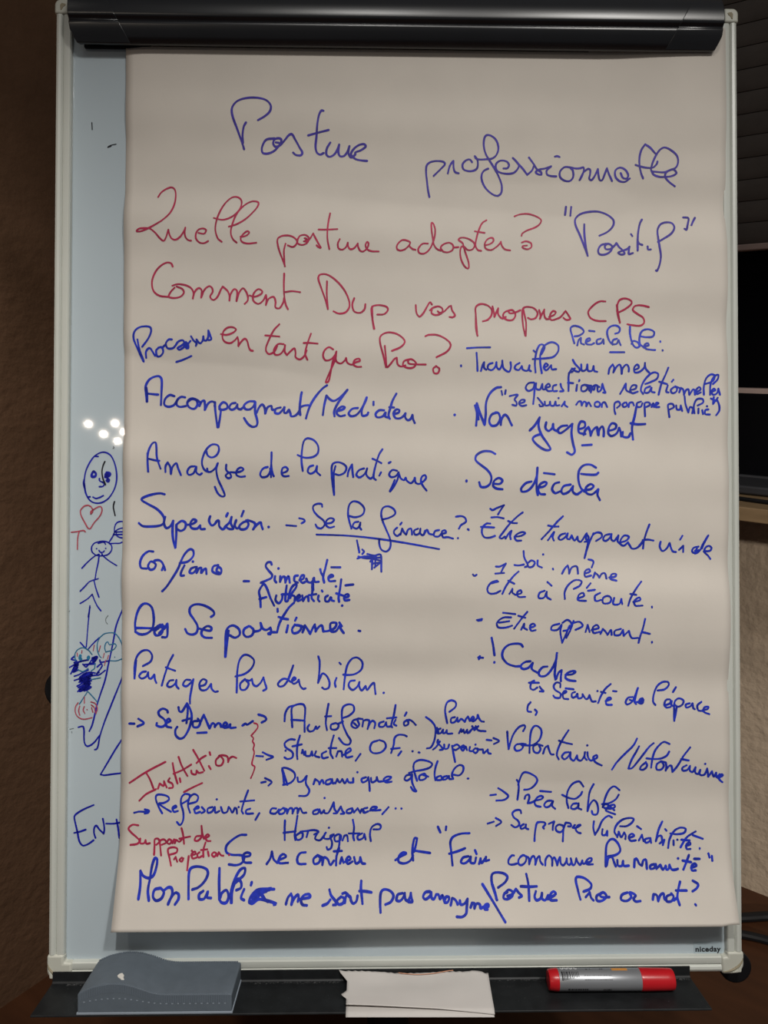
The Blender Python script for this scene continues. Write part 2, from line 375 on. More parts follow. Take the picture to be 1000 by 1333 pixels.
BOARD_INK = [
('drawn face with an oval outline', 'navy', "163:-3014 300 -3064 284 -3110 249 -3157 178 -3187 108 -3202 29 -3201 -57 -3177 -143 -3138 -198 -3084 -220 -3022 -213 -2960 -174 -2906 -95 -2879 -9 -2876 77 -2892 171 -2931 257 -2971 289 -3014 300;163:-3206 17 -3212 -18 -3201 -65;163:-3200 -26 -3192 -88;163:-3099 257 -3064 255;163:-3166 -159 -3142 -155;163:-3050 30 -3046 6 -3007 -9;163:-3050 -53 -3015 -49 -3000 -25 -3023 -6;163:-3114 -159 -3084 -173 -3045 -162 -3010 -144;257:-3113 100 -3129 69 -3125 49 -3093 53 -3086 80 -3105 100 -3113 100;257:-2977 92 -2950 89 -2942 73 -2961 53 -2988 53 -2985 77 -2961 73;257:-2977 69 -2969 53 -2992 45;257:-2969 30 -2953 18 -2961 2 -2976 10"),
('black stroke across the drawn face', 'black', "153:-2995 204 -3013 163 -3024 108 -3016 38 -2988 -33"),
('short black stroke below the drawn face', 'black', "153:-2896 -205 -2906 -260 -2888 -346"),
('small black tick above the drawn face', 'black', "61:-2909 359 -2905 340 -2916 336"),
('thin black tick near the top of the board', 'black', "92:-3153 3686 -3149 3613"),
('black smear on the board left of the paper corner', 'black', "92:-2987 3437 -2954 3454 -2905 3465;92:-2990 3431 -2954 3444"),
('red heart and letter T', 'pink', "138:-3133 -331 -3114 -299 -3130 -260 -3161 -243 -3204 -253 -3238 -296 -3234 -339 -3199 -409 -3148 -483 -3098 -417 -3044 -354 -3021 -299 -3029 -260 -3052 -256 -3091 -276 -3134 -307 -3133 -331;138:-3328 -517 -3276 -511 -3206 -499 -3189 -512;138:-3251 -511 -3264 -573 -3267 -690"),
('stick figure with balloon', 'navy', "145:-2802 -407 -2849 -409 -2880 -432 -2894 -479 -2893 -518;145:-2949 -620 -2914 -565 -2887 -510 -2841 -479 -2802 -473;145:-2887 -514 -2802 -512;145:-2903 -542 -2802 -538;145:-2876 -518 -2871 -549 -2840 -569 -2801 -574;145:-2945 -632 -2886 -629 -2840 -628 -2801 -610;145:-3042 -612 -3096 -628 -3123 -667 -3119 -714 -3080 -749 -3025 -757 -2963 -745 -2925 -706 -2921 -659 -2956 -620 -3011 -608 -3042 -612;145:-3057 -629 -3026 -620 -2995 -620 -2984 -639;145:-3073 -684;145:-2981 -681;145:-3049 -702 -3037 -718 -3010 -720 -2995 -706;145:-3026 -725 -3014 -745;145:-3220 -882 -3157 -815 -3088 -757 -3049 -741;145:-3018 -749 -2947 -807 -2869 -856;145:-3047 -745 -3056 -823 -3075 -917 -3086 -991;145:-3236 -1116 -3194 -1073 -3140 -1018 -3055 -989;145:-3097 -1006 -3077 -1088 -3046 -1176;145:-3235 -1240 -3162 -1194 -3114 -1147;145:-3114 -1147 -3092 -1205 -3061 -1268 -3025 -1315;145:-3137 -1264 -3153 -1377;137:-3136 -1275 -3152 -1431 -3170 -1680;137:-3232 -1634 -3197 -1673 -3158 -1710;137:-3158 -1710 -3097 -1642 -3039 -1587"),
('teal round face and balloon', 'teal', "107:-3035 -1587 -2989 -1548 -2927 -1537 -2880 -1545 -2833 -1603 -2802 -1677;107:-3035 -1587 -3058 -1642 -3057 -1719 -3034 -1774 -3018 -1790;107:-2925 -1821 -2863 -1821 -2801 -1798;107:-2972 -1735 -2984 -1688 -2973 -1642 -2953 -1630 -2938 -1657 -2910 -1654 -2879 -1650 -2868 -1673 -2902 -1712 -2972 -1731;107:-2882 -1784;107:-3277 -1820 -3285 -1758 -3259 -1711 -3205 -1688 -3150 -1712 -3111 -1758;107:-3249 -1913 -3203 -1929 -3149 -1898;107:-3080 -1852 -3087 -1898 -3118 -1922;107:-3117 -2011 -3024 -1993;107:-3155 -2135 -3193 -2193 -3235 -2259;107:-3147 -2135 -3093 -2193 -3054 -2240;306:-3229 -1770 -3235 -1797 -3223 -1805;306:-3146 -1782 -3150 -1797"),
('red hatching between the teal faces', 'pink', "92:-3089 -1661 -3100 -1719;92:-3027 -1669 -3042 -1727;92:-2987 -1743 -2999 -1790;92:-2945 -1766 -2956 -1805;92:-2971 -1813 -2986 -1867;92:-3262 -1742 -3258 -1774;92:-3212 -1715 -3216 -1743"),
('red swirl below the scribble', 'pink', "115:-3247 -2244 -3274 -2286 -3273 -2348 -3238 -2395 -3184 -2411 -3107 -2395;115:-3231 -2278 -3242 -2325 -3231 -2368;115:-3185 -2282 -3196 -2317 -3180 -2352;115:-3185 -2185 -3185 -2248;115:-3119 -2236 -3077 -2252 -3053 -2302 -3068 -2357;115:-3115 -2267 -3084 -2294 -3076 -2341;115:-3111 -2294 -3099 -2341;115:-3157 -2314"),
('dark blue scribble over the second figure', 'navy', "163:-3285 -1773 -3320 -1805 -3266 -1820 -3296 -1843 -3196 -1820 -3150 -1813;163:-3335 -1886 -3227 -1828 -3157 -1813;163:-3323 -1952 -3281 -1867 -3257 -1890 -3303 -1937 -3249 -1913;163:-3288 -1976 -3241 -1960 -3187 -1929 -3149 -1914;163:-3241 -2007 -3187 -1960 -3141 -1937 -3079 -1945;163:-3287 -2018 -3226 -1999 -3148 -1976;163:-3233 -2022 -3164 -1984 -3086 -1968 -3040 -1964 -2978 -1918;163:-3241 -2038 -3179 -2022 -3125 -1999;163:-3260 -2077 -3187 -2038 -3117 -2023;163:-3248 -2092 -3171 -2053 -3125 -2046 -3155 -2085;163:-3252 -2131 -3186 -2085 -3117 -2085 -3163 -2123;163:-3232 -2131 -3147 -2100;163:-3142 -1852 -3088 -1782 -3057 -1782 -3095 -1836 -3134 -1852;163:-3188 -1859 -3080 -1852;163:-3203 -1855 -3172 -1883 -3149 -1859;163:-3033 -1813 -3025 -1836 -2940 -1821;163:-3060 -1883 -3018 -1852 -3010 -1875 -3063 -1953;163:-3063 -1953 -3040 -1937;342:-3226 -1991 -3164 -1953 -3110 -1960 -3218 -2015 -3140 -1991 -3225 -2030 -3133 -2023 -3186 -2061 -3140 -2054 -3232 -2115 -3140 -2085 -3186 -2116;342:-3103 -1797 -3072 -1789 -3095 -1828;342:-3281 -1867 -3258 -1851 -3288 -1913"),
('long slanting blue lines', 'navy', "171:-2797 -1284 -2835 -1369 -2873 -1478 -2892 -1587 -2918 -1727 -2948 -1867 -2978 -2015 -3023 -2155 -3061 -2279 -3083 -2380 -3106 -2473 -3133 -2531;171:-2796 -1969 -2861 -2132 -2922 -2287 -2982 -2442 -3028 -2589 -3043 -2675 -3058 -2713 -3077 -2719;171:-3244 -2492 -3199 -2484 -3187 -2519 -3186 -2612 -3174 -2666 -3147 -2684 -3089 -2651 -3028 -2574;171:-2807 -2621 -2872 -2722 -2949 -2853 -3017 -2969;171:-3017 -2969 -2979 -2977 -2909 -2968 -2805 -2956"),
('letters ENT in blue', 'navy', "188:-3085 -3277 -3177 -3316 -3254 -3362 -3277 -3393 -3269 -3447 -3245 -3548 -3225 -3640 -3190 -3683 -3136 -3668 -3082 -3630;188:-3276 -3555 -3222 -3544 -3162 -3523;188:-3063 -3607 -3079 -3556 -3075 -3502 -3056 -3483 -3029 -3518 -2982 -3565;188:-2982 -3565 -2975 -3526 -2981 -3464 -2991 -3414;188:-2853 -3423 -2836 -3512 -2823 -3612 -2810 -3597;188:-2956 -3464 -2882 -3465 -2790 -3448"),
('faded grey smudges along the board edge', 'grey', "69:-3383 -222 -3384 -276;69:-3380 -292 -3381 -323;69:-3378 -355 -3379 -370;69:-3382 -417 -3379 -456;69:-3378 -495 -3380 -573;69:-3381 -620 -3377 -691;69:-3378 -745 -3378 -886;69:-3375 -964 -3376 -1026;69:-3363 -1719 -3365 -1836;69:-3358 -1937 -3350 -1921;69:-3397 -1898 -3393 -1905;69:-2951 -1361 -2974 -1393 -2974 -1424 -2958 -1447;69:-3360 -3616 -3352 -3663 -3367 -3709;69:-3330 -2511 -3291 -2503;69:-3310 -2534 -3308 -2550;69:-3378 -1314 -3362 -1330 -3339 -1314"),
]
for label, colour, s in BOARD_INK:
    d_ = ink_obj('pen_drawing', label, colour, decode(s), lambda x, z: 0.0, .00015 + .00004*list(INK).index(colour), panel)

    if 'faded grey' in label: d_['kind'] = 'stuff'

# ------------------------------------------------------------------ the written sheet
ZB = -0.4400
def paper_out(x, z):
    s = max(z - ZB, 0.0)
    o = .0042
    t = min(max((x - .20)/.12, 0), 1); o += .0042*t*t*(3-2*t)
    k = max(0.0, 1 - s/.087); o += (.0238 - .0042*t*t*(3-2*t))*k**1.6
    top = min(max((.43 - z)/.08, 0), 1); top = top*top*(3-2*top)
    amp = 1.4*top*min(1.0, .35 + s/.25)
    o += amp*(.00095*math.sin(2*math.pi*z/.118 + 1.1 + 1.2*math.sin(x*5)) + .00042*math.sin(2*math.pi*z/.061 + 2*x) + .0034*noise.noise((x*2.2, z*11.0, 3.1)) + .0009*noise.noise((x*7, z*26.0, 7.7)))
    e = min(max((-.255 - x)/.026, 0), 1); o += -.0016*e*e*(1-k)
    return max(o, .0012)
PX0, PX1, PZ1 = -.2803, .3372, .4700
nx, nz = 70, 330
V, F = [], []
for j in range(nz+1):
    u = j/nz; z = ZB + (PZ1 - ZB)*u
    for i in range(nx+1):
        x = PX0 + (PX1 - PX0)*i/nx
        zz = z + (.0014*(i/nx > .985 and j < 3)*(3-j)/3)
        V.append((x + .0004*math.sin(z*21)*(1 if i in (0, nx) else 0), -paper_out(x, zz), zz))
for j in range(nz):
    for i in range(nx):
        a = j*(nx+1)+i; F.append((a, a+1, a+nx+2, a+nx+1))
sheet = bpy.data.meshes.new('paper_sheet'); sheet.from_pydata(V, [], F); sheet.update()
for p in sheet.polygons: p.use_smooth = True
sheet.materials.append(M['paper'])
paper = bpy.data.objects.new('paper_sheet', sheet); col.objects.link(paper); paper.matrix_world = BOARD
tag(paper, 'large cream paper sheet covered in blue and red handwriting, clamped to the board', 'paper')
so = paper.modifiers.new('thickness', 'SOLIDIFY'); so.thickness = .0006; so.offset = -1

PAPER_INK = [
('violet-blue handwriting reading "Posture"', 'violet', "229:-1590 3414 -1610 3479 -1660 3617 -1706 3746 -1710 3825 -1661 3895 -1573 3930 -1465 3937 -1367 3914 -1317 3859 -1321 3800 -1366 3750 -1444 3703;229:-1602 3479 -1605 3558 -1591 3638 -1568 3678;229:-1277 3526 -1365 3511 -1408 3432 -1398 3378 -1345 3373 -1280 3403 -1228 3463 -1208 3513 -1238 3529 -1281 3512 -1292 3473 -1267 3443 -1222 3459 -1179 3504 -1130 3560 -1100 3568 -1071 3525 -1021 3436 -994 3386 -1011 3358 -1060 3362 -1088 3385;229:-1265 3487 -1237 3483;229:-776 3806 -796 3810 -820 3766 -839 3666 -848 3547 -858 3447 -844 3388 -809 3368 -775 3385;229:-933 3558 -825 3587 -723 3612;229:-707 3489 -742 3429 -746 3369 -716 3346 -667 3370 -628 3430 -616 3470;229:-616 3470 -624 3400 -608 3355 -568 3355 -529 3401 -510 3455;229:-510 3455 -519 3381 -494 3342 -450 3372 -450 3392 -391 3416 -342 3453 -362 3476 -421 3462 -470 3422 -494 3372 -450 3328 -391 3313 -328 3308"),
('violet-blue handwriting reading "professionnelle"', 'violet', "206:315 2943 301 3014 288 3125 280 3205 288 3268 328 3301 399 3312 462 3302 473 3278 438 3238 359 3161;206:505 3188 522 3255 541 3290 562 3314;206:562 3314 565 3239 581 3200 617 3189;206:755 3302 731 3329 692 3320 657 3280 665 3232 715 3212 771 3217 807 3242 814 3305 803 3337 782 3364;206:782 3364 795 3340 842 3330 906 3334 953 3339 993 3363 1020 3411 1025 3467 1001 3531 954 3570 906 3578 882 3553 874 3481 893 3394 938 3315 985 3243 1033 3156 1064 3069 1056 2989 1017 2962 953 2988 890 3051 855 3131 858 3186 882 3219 922 3238;206:1080 3241 1120 3245 1136 3277 1112 3312 1049 3321 1004 3288 1001 3244 1025 3209 1096 3189 1175 3194 1215 3222 1239 3270 1223 3302 1176 3349;206:1176 3349 1231 3291 1287 3231 1326 3180;206:1326 3180 1374 3223 1398 3279;206:1343 3356 1390 3292 1430 3232 1469 3208 1474 3185 1438 3187 1414 3208 1446 3232 1509 3245 1573 3268;206:1573 3268 1528 3225 1533 3185 1573 3170 1628 3167;206:1613 3369 1637 3374 1661 3365;206:1772 3259 1716 3262 1668 3218 1668 3162 1716 3126 1772 3124 1804 3164 1799 3228 1772 3259 1828 3249 1875 3252 1907 3261 1915 3237 1899 3181 1872 3133;206:1872 3133 1907 3205 1955 3245 1979 3237 1979 3189 1971 3149 1995 3134 2027 3174 2059 3246;206:2059 3246 2066 3190 2082 3134 2106 3134 2130 3190 2154 3254;206:2154 3254 2177 3190 2209 3126;206:2296 3205 2319 3157 2358 3149 2374 3181 2343 3237 2288 3261 2241 3230 2244 3166 2288 3123 2343 3117 2390 3149;206:2526 3147 2504 3203 2489 3283 2489 3363 2508 3442 2545 3498;206:2545 3498 2595 3465 2649 3405;206:2448 3287 2508 3267 2570 3255 2625 3257 2664 3293 2672 3320;206:2609 3225 2617 3289 2649 3368 2696 3439 2743 3463 2805 3438 2868 3381 2883 3317 2859 3254 2805 3230 2742 3207 2664 3212 2609 3225;206:2609 3225 2632 3185 2695 3160 2757 3159 2820 3167 2864 3195 2844 3227 2805 3230 2758 3199 2750 3159 2788 3111 2851 3063"),
('violet-blue handwriting reading "Positif"', 'violet', "214:1731 2855 1720 2769;214:1785 2853 1775 2763;214:1940 2328 1913 2408 1866 2551 1826 2662 1826 2725 1874 2777 1962 2803 2065 2807 2160 2775 2220 2719 2215 2656 2160 2592 2068 2544;214:1917 2670 1913 2567 1921 2440 1940 2328;214:2135 2457 2080 2441 2048 2385 2064 2345 2127 2345 2183 2385 2191 2433 2151 2457 2120 2433 2127 2401 2175 2401 2222 2441 2238 2464;214:2238 2464 2262 2424 2301 2384 2319 2352 2285 2342 2253 2361 2285 2377 2348 2400 2371 2424;214:2371 2424 2363 2384 2363 2347 2403 2357;214:2392 2559 2403 2538;214:2513 2721 2490 2677 2466 2582 2455 2486 2453 2383;214:2455 2486 2473 2454 2501 2441;214:2554 2425 2559 2393 2586 2393;214:2661 2471 2723 2507 2802 2562 2836 2625 2818 2673 2763 2686 2701 2666 2664 2603 2664 2516 2676 2420 2688 2325 2675 2238 2647 2170 2636 2174;214:2935 2739 2982 2735 2990 2720 2974 2656 2958 2601 2939 2612;214:3056 2735 3034 2696 3013 2653"),
('red handwriting reading "Quelle posture adopter ?"', 'red', "176:-2463 2909 -2437 2957 -2382 3000 -2328 3016 -2296 2990 -2285 2919 -2296 2824 -2334 2736 -2404 2665 -2482 2614 -2551 2577 -2629 2545 -2673 2547 -2645 2571 -2583 2577 -2536 2572 -2481 2530 -2434 2475 -2398 2452 -2372 2492 -2349 2563;176:-2349 2563 -2341 2523 -2317 2476 -2278 2464 -2231 2493 -2193 2548 -2177 2585;176:-2177 2585 -2185 2533 -2173 2485 -2145 2459 -2119 2456;176:-2044 2534 -1989 2526 -1966 2558 -1990 2577 -2036 2570 -2067 2534 -2070 2478 -2036 2439 -1989 2432 -1947 2453;176:-1809 2446 -1848 2480 -1872 2559 -1865 2646 -1826 2765 -1772 2860 -1710 2916 -1655 2920 -1616 2885 -1618 2814 -1662 2742 -1724 2694 -1802 2670 -1889 2688;176:-1657 2439 -1695 2474 -1716 2537 -1701 2624 -1654 2743 -1584 2830 -1506 2875 -1443 2866 -1446 2823 -1490 2760 -1568 2680 -1661 2624 -1736 2600;176:-1617 2498 -1567 2506 -1528 2538 -1544 2554 -1575 2538 -1614 2490 -1606 2451 -1551 2431 -1457 2439;176:-1166 2206 -1190 2272 -1225 2367 -1242 2446 -1235 2485 -1191 2509 -1128 2513 -1073 2494 -1042 2455 -1057 2416 -1089 2399 -1136 2415;176:-1169 2206 -1174 2288 -1175 2367 -1159 2431;176:-1034 2476 -1010 2511 -956 2519 -921 2488 -940 2440 -994 2419 -1037 2439 -1034 2479;176:-971 2456 -940 2456 -905 2488 -877 2536;176:-877 2536 -853 2488 -817 2425 -798 2391 -822 2398 -842 2417;176:-963 2487 -940 2477 -959 2461;176:-705 2754 -720 2672 -731 2576 -731 2481 -712 2379;176:-822 2576 -736 2576 -630 2582;176:-605 2479 -625 2435 -617 2387 -578 2375 -539 2404 -523 2444;176:-523 2444 -518 2404 -499 2380 -460 2389 -421 2437;176:-421 2437 -418 2405 -397 2365 -366 2358 -326 2390 -311 2437 -326 2453 -342 2421 -326 2382 -287 2362 -208 2359;176:115 2449 75 2472 28 2472 -19 2424 -19 2384 20 2369 75 2393 115 2449;176:115 2449 107 2417 139 2386 170 2378;176:296 2442 241 2439 197 2386 210 2346 265 2344 320 2395 359 2490 371 2586 355 2649 336 2665 333 2601 344 2506 360 2427 391 2388 431 2372;176:431 2372 431 2412 470 2444 525 2452 557 2421 549 2381 502 2357 454 2364 434 2388;176:557 2405 612 2410;176:660 2429 652 2453 612 2485 628 2505 684 2506 747 2478 778 2438 755 2390 707 2382 668 2414 639 2413 628 2350 644 2271 683 2207 715 2195 715 2255 684 2350 660 2429;176:902 2701 858 2669 818 2582 794 2494 786 2430 810 2383 845 2375;176:779 2578 826 2570 881 2563;176:881 2431 937 2447 972 2480 961 2511 913 2498 881 2447 892 2399 945 2384 1000 2416 1040 2456 1048 2472;176:1048 2472 1056 2433 1087 2393 1143 2382;176:1194 2749 1254 2771 1334 2777 1413 2754 1469 2714 1453 2666 1397 2626 1317 2594 1270 2561 1262 2538;176:1265 2466 1309 2479 1357 2459 1362 2419 1325 2395 1278 2406 1270 2426 1317 2435"),
('red handwriting reading "Comment"', 'red', "191:-2308 2193 -2327 2228 -2376 2232 -2444 2188 -2492 2119 -2517 2030 -2501 1942 -2442 1893 -2354 1882;191:-2287 1976 -2326 1933 -2345 1884 -2296 1870 -2228 1884 -2193 1924 -2209 1963 -2267 1988;191:-2310 1996 -2258 2012 -2180 2003 -2121 1974 -2096 1925 -2101 1866;191:-2101 1866 -2082 1935 -2043 1974 -2014 1955 -2017 1876;191:-2017 1876 -1985 1955 -1936 1995 -1907 1975 -1901 1936 -1926 1886 -1896 1853 -1857 1877 -1819 1956 -1799 1992;191:-1799 1992 -1750 1947 -1730 1898 -1730 1848;191:-1730 1848 -1721 1908 -1682 1967 -1653 1947 -1658 1843;191:-1658 1843 -1633 1928 -1594 1977 -1565 1948 -1545 1899 -1545 1850 -1574 1816;191:-1525 1903 -1476 1890 -1408 1920 -1398 1949 -1438 1969 -1486 1919 -1486 1850 -1437 1817 -1388 1851 -1359 1910;191:-1359 1910 -1353 1861 -1359 1806;191:-1359 1806 -1330 1871 -1281 1891 -1261 1842 -1261 1783 -1222 1773 -1183 1832 -1173 1882;191:-1174 2132 -1177 2020 -1173 1911 -1157 1813 -1134 1764;191:-1163 1941 -1095 1951 -1011 1942"),
('red handwriting reading "Dup vos"', 'red', "191:-726 1770 -752 1865 -801 2003 -825 2082 -811 2121 -742 2126 -654 2073 -565 1975 -516 1876 -506 1797 -545 1738 -614 1724 -669 1747;191:-736 2056 -738 1924 -726 1770;191:-457 1883 -477 1817 -457 1748 -398 1733 -353 1769 -343 1822;191:-250 1568 -270 1671 -280 1779 -260 1805 -192 1813 -123 1794 -113 1761 -152 1721 -221 1716;191:-274 1799 -270 1671 -256 1568;191:174 1816 182 1733 212 1697 251 1733 291 1803 320 1846 340 1823;191:320 1763 350 1789 409 1804 448 1778 439 1734 379 1714 336 1734 340 1769;191:399 1754 419 1738 462 1750 518 1804 537 1810;191:537 1810 547 1765 577 1712 553 1692 521 1695"),
('red handwriting reading "propres CPS"', 'red', "191:804 1499 790 1598 790 1717 790 1796 834 1830 903 1821 952 1777 952 1718 912 1668 863 1652;191:790 1727 804 1499;191:962 1807 978 1738 982 1698;191:982 1698 1011 1768 1021 1788;191:1021 1788 1021 1728 1061 1683 1100 1699;191:1140 1769 1090 1749 1071 1709 1110 1669 1170 1670 1199 1720 1170 1769 1130 1763 1140 1739 1189 1743 1249 1769;191:1298 1502 1278 1601 1269 1740 1279 1789 1318 1804 1388 1790 1427 1741 1407 1691 1358 1677 1328 1691;191:1279 1780 1308 1641 1302 1502;191:1443 1771 1457 1721 1451 1682;191:1451 1682 1477 1741 1496 1777;191:1496 1777 1496 1721 1516 1682 1556 1682;191:1546 1702 1596 1722 1615 1752 1586 1762 1556 1722 1566 1672 1615 1679 1665 1703 1715 1763;191:1715 1763 1744 1723 1764 1683 1724 1673 1695 1693;191:2122 1860 2062 1860 1993 1814 1949 1754 1973 1695 2042 1665 2131 1662;191:2278 1645 2255 1745 2240 1824;191:2244 1824 2269 1874 2328 1889 2387 1863 2387 1833 2328 1784 2259 1749;191:2244 1824 2249 1745 2275 1645;191:2568 1802 2494 1819 2426 1813 2406 1774 2455 1734 2513 1694 2523 1644 2484 1614 2396 1621 2353 1629"),
('red handwriting reading "en tant que Pro ?"', 'red', "191:-1813 1504 -1758 1496 -1688 1520 -1661 1552 -1696 1575 -1750 1567 -1789 1527 -1797 1464 -1773 1425 -1719 1413 -1672 1442 -1645 1473;191:-1645 1473 -1636 1434 -1636 1382;191:-1636 1382 -1609 1426 -1570 1458 -1547 1434 -1531 1372 -1515 1343 -1489 1336;191:-1221 1608 -1275 1548 -1330 1437 -1358 1349 -1329 1305 -1274 1327 -1242 1383;191:-1363 1492 -1297 1488 -1220 1482;191:-1176 1405 -1231 1405 -1274 1349 -1263 1299 -1209 1306 -1169 1361 -1161 1394;191:-1161 1394 -1165 1328 -1143 1295;191:-1143 1295 -1099 1339 -1066 1362 -1055 1318 -1055 1274 -1011 1252 -967 1285 -941 1340;191:-898 1513 -935 1406 -957 1307 -934 1248;191:-972 1417 -902 1418 -830 1411;191:-671 1353 -715 1375 -759 1341 -774 1286 -748 1242 -693 1253 -649 1298 -638 1331;191:-638 1331 -649 1254 -693 1154 -737 1055 -747 1022 -721 1029 -699 1110 -682 1209 -660 1276;191:-649 1298 -638 1232 -594 1210 -550 1243 -539 1265;191:-539 1265 -528 1221 -484 1199 -440 1222 -397 1237 -408 1259 -451 1244 -462 1200 -429 1178 -385 1178;191:-132 1173 -155 1278 -192 1422 -188 1488 -133 1526 -56 1526 21 1489 61 1434 21 1379 -71 1338;191:-144 1389 -133 1279 -121 1173 -88 1201 -44 1257 -22 1268;191:-22 1268 -11 1202 22 1180 66 1191;191:110 1253 55 1235 44 1191 99 1165 154 1174 176 1214 132 1253 99 1247 99 1213 154 1203 275 1201;191:271 1491 308 1506 396 1503 485 1459 529 1404 496 1337 385 1275;191:385 1186 352 1160 363 1115 401 1116 414 1160 379 1186"),
('blue handwriting reading "Processus"', 'blue', "213:-2605 1225 -2629 1271 -2668 1365 -2700 1451 -2696 1514 -2654 1562 -2584 1578 -2530 1567 -2522 1523 -2552 1452 -2614 1373;213:-2661 1444 -2645 1350 -2605 1229;213:-2579 1264 -2579 1319 -2559 1350 -2536 1358 -2513 1327 -2489 1285;213:-2451 1359 -2474 1335 -2466 1280 -2435 1280 -2404 1320 -2415 1367 -2451 1363;213:-2415 1359 -2373 1398;213:-2311 1446 -2342 1446 -2373 1406 -2357 1359 -2303 1360 -2272 1391;213:-2272 1391 -2249 1423 -2202 1439 -2186 1415 -2217 1384 -2256 1360 -2240 1344 -2194 1368 -2171 1407;213:-2171 1407 -2171 1423 -2147 1392 -2147 1360 -2170 1365 -2155 1392 -2124 1431;213:-2117 1478 -2093 1439 -2062 1408 -2069 1384;213:-2062 1447 -2046 1424 -2023 1408 -1999 1440 -1992 1479;213:-1992 1479 -1984 1440 -1960 1440 -1942 1479 -1942 1538;213:-1942 1538 -1922 1487 -1911 1451 -1937 1440;213:-2274 1222 -2201 1247 -2119 1282"),
('blue handwriting reading "Accompagnant / Médiateur"', 'blue', "244:-2572 817 -2580 896 -2583 974 -2550 1037 -2503 1068 -2449 1076 -2422 1045 -2422 928 -2427 782;244:-2577 958 -2567 896 -2567 817;244:-2572 899 -2518 893 -2456 888;244:-2292 873 -2339 884 -2385 842 -2393 787 -2354 764 -2299 779 -2261 834;244:-2183 861 -2222 866 -2261 834 -2268 787 -2237 764 -2175 772;244:-2152 819 -2113 843 -2066 827 -2058 780 -2089 744 -2136 757 -2160 796 -2144 835 -2105 851 -2059 835 -2027 804 -2035 773;244:-2035 773 -2012 820 -1989 828 -1981 796 -1980 734;244:-1980 734 -1949 797 -1911 820 -1879 805 -1879 773;244:-1879 813 -1871 711 -1847 554;244:-1839 554 -1824 648 -1817 727 -1832 766 -1794 813 -1755 790 -1754 750 -1801 734 -1832 742;244:-1669 806 -1708 798 -1731 758 -1708 735 -1669 751 -1649 790;244:-1649 790 -1645 751 -1614 740 -1583 767;244:-1474 822 -1529 822 -1580 782 -1567 743 -1521 740 -1482 775 -1466 814;244:-1466 814 -1466 712 -1442 618 -1450 571 -1489 559 -1535 587 -1578 649;244:-1450 705 -1427 760 -1396 791 -1372 760 -1364 697;244:-1364 697 -1341 760 -1302 776 -1294 737 -1271 737;244:-1208 760 -1255 745 -1263 705 -1224 698 -1185 737 -1169 761;244:-1169 761;244:-1169 761 -1169 706 -1146 706 -1122 737;244:-1122 737 -1106 698 -1099 670 -1060 675 -1021 714 -1005 761;244:-993 918 -1005 840 -1013 746 -1005 683;244:-998 903 -1010 793 -1013 691;244:-1013 761 -966 780 -927 785;244:-735 990 -779 959 -841 888 -896 801 -927 722 -947 648;244:-775 684 -763 778 -739 885;244:-739 885 -708 849 -669 829 -622 849 -559 905 -525 944;244:-525 944 -575 873 -629 794 -661 716 -656 672;244:-629 724 -574 740 -551 763 -582 771 -621 739 -634 700 -598 672 -551 681;244:-418 756 -473 748 -512 700 -488 672 -433 685 -386 740 -347 811 -327 866;244:-327 866 -355 795 -378 725 -370 677 -323 686 -312 709;244:-258 820 -258 788;244:-151 733 -198 733 -237 694 -221 662 -166 670 -135 710;244:-135 710 -138 671 -96 655;244:-25 904 -65 828 -88 749 -104 686 -91 647;244:-96 765 -49 762;244:-49 694 -2 710 6 734 -25 742 -53 702 -33 655 14 652 53 679 69 703;244:69 703 66 663 93 632 124 648 140 687;244:140 687 148 640 164 604"),
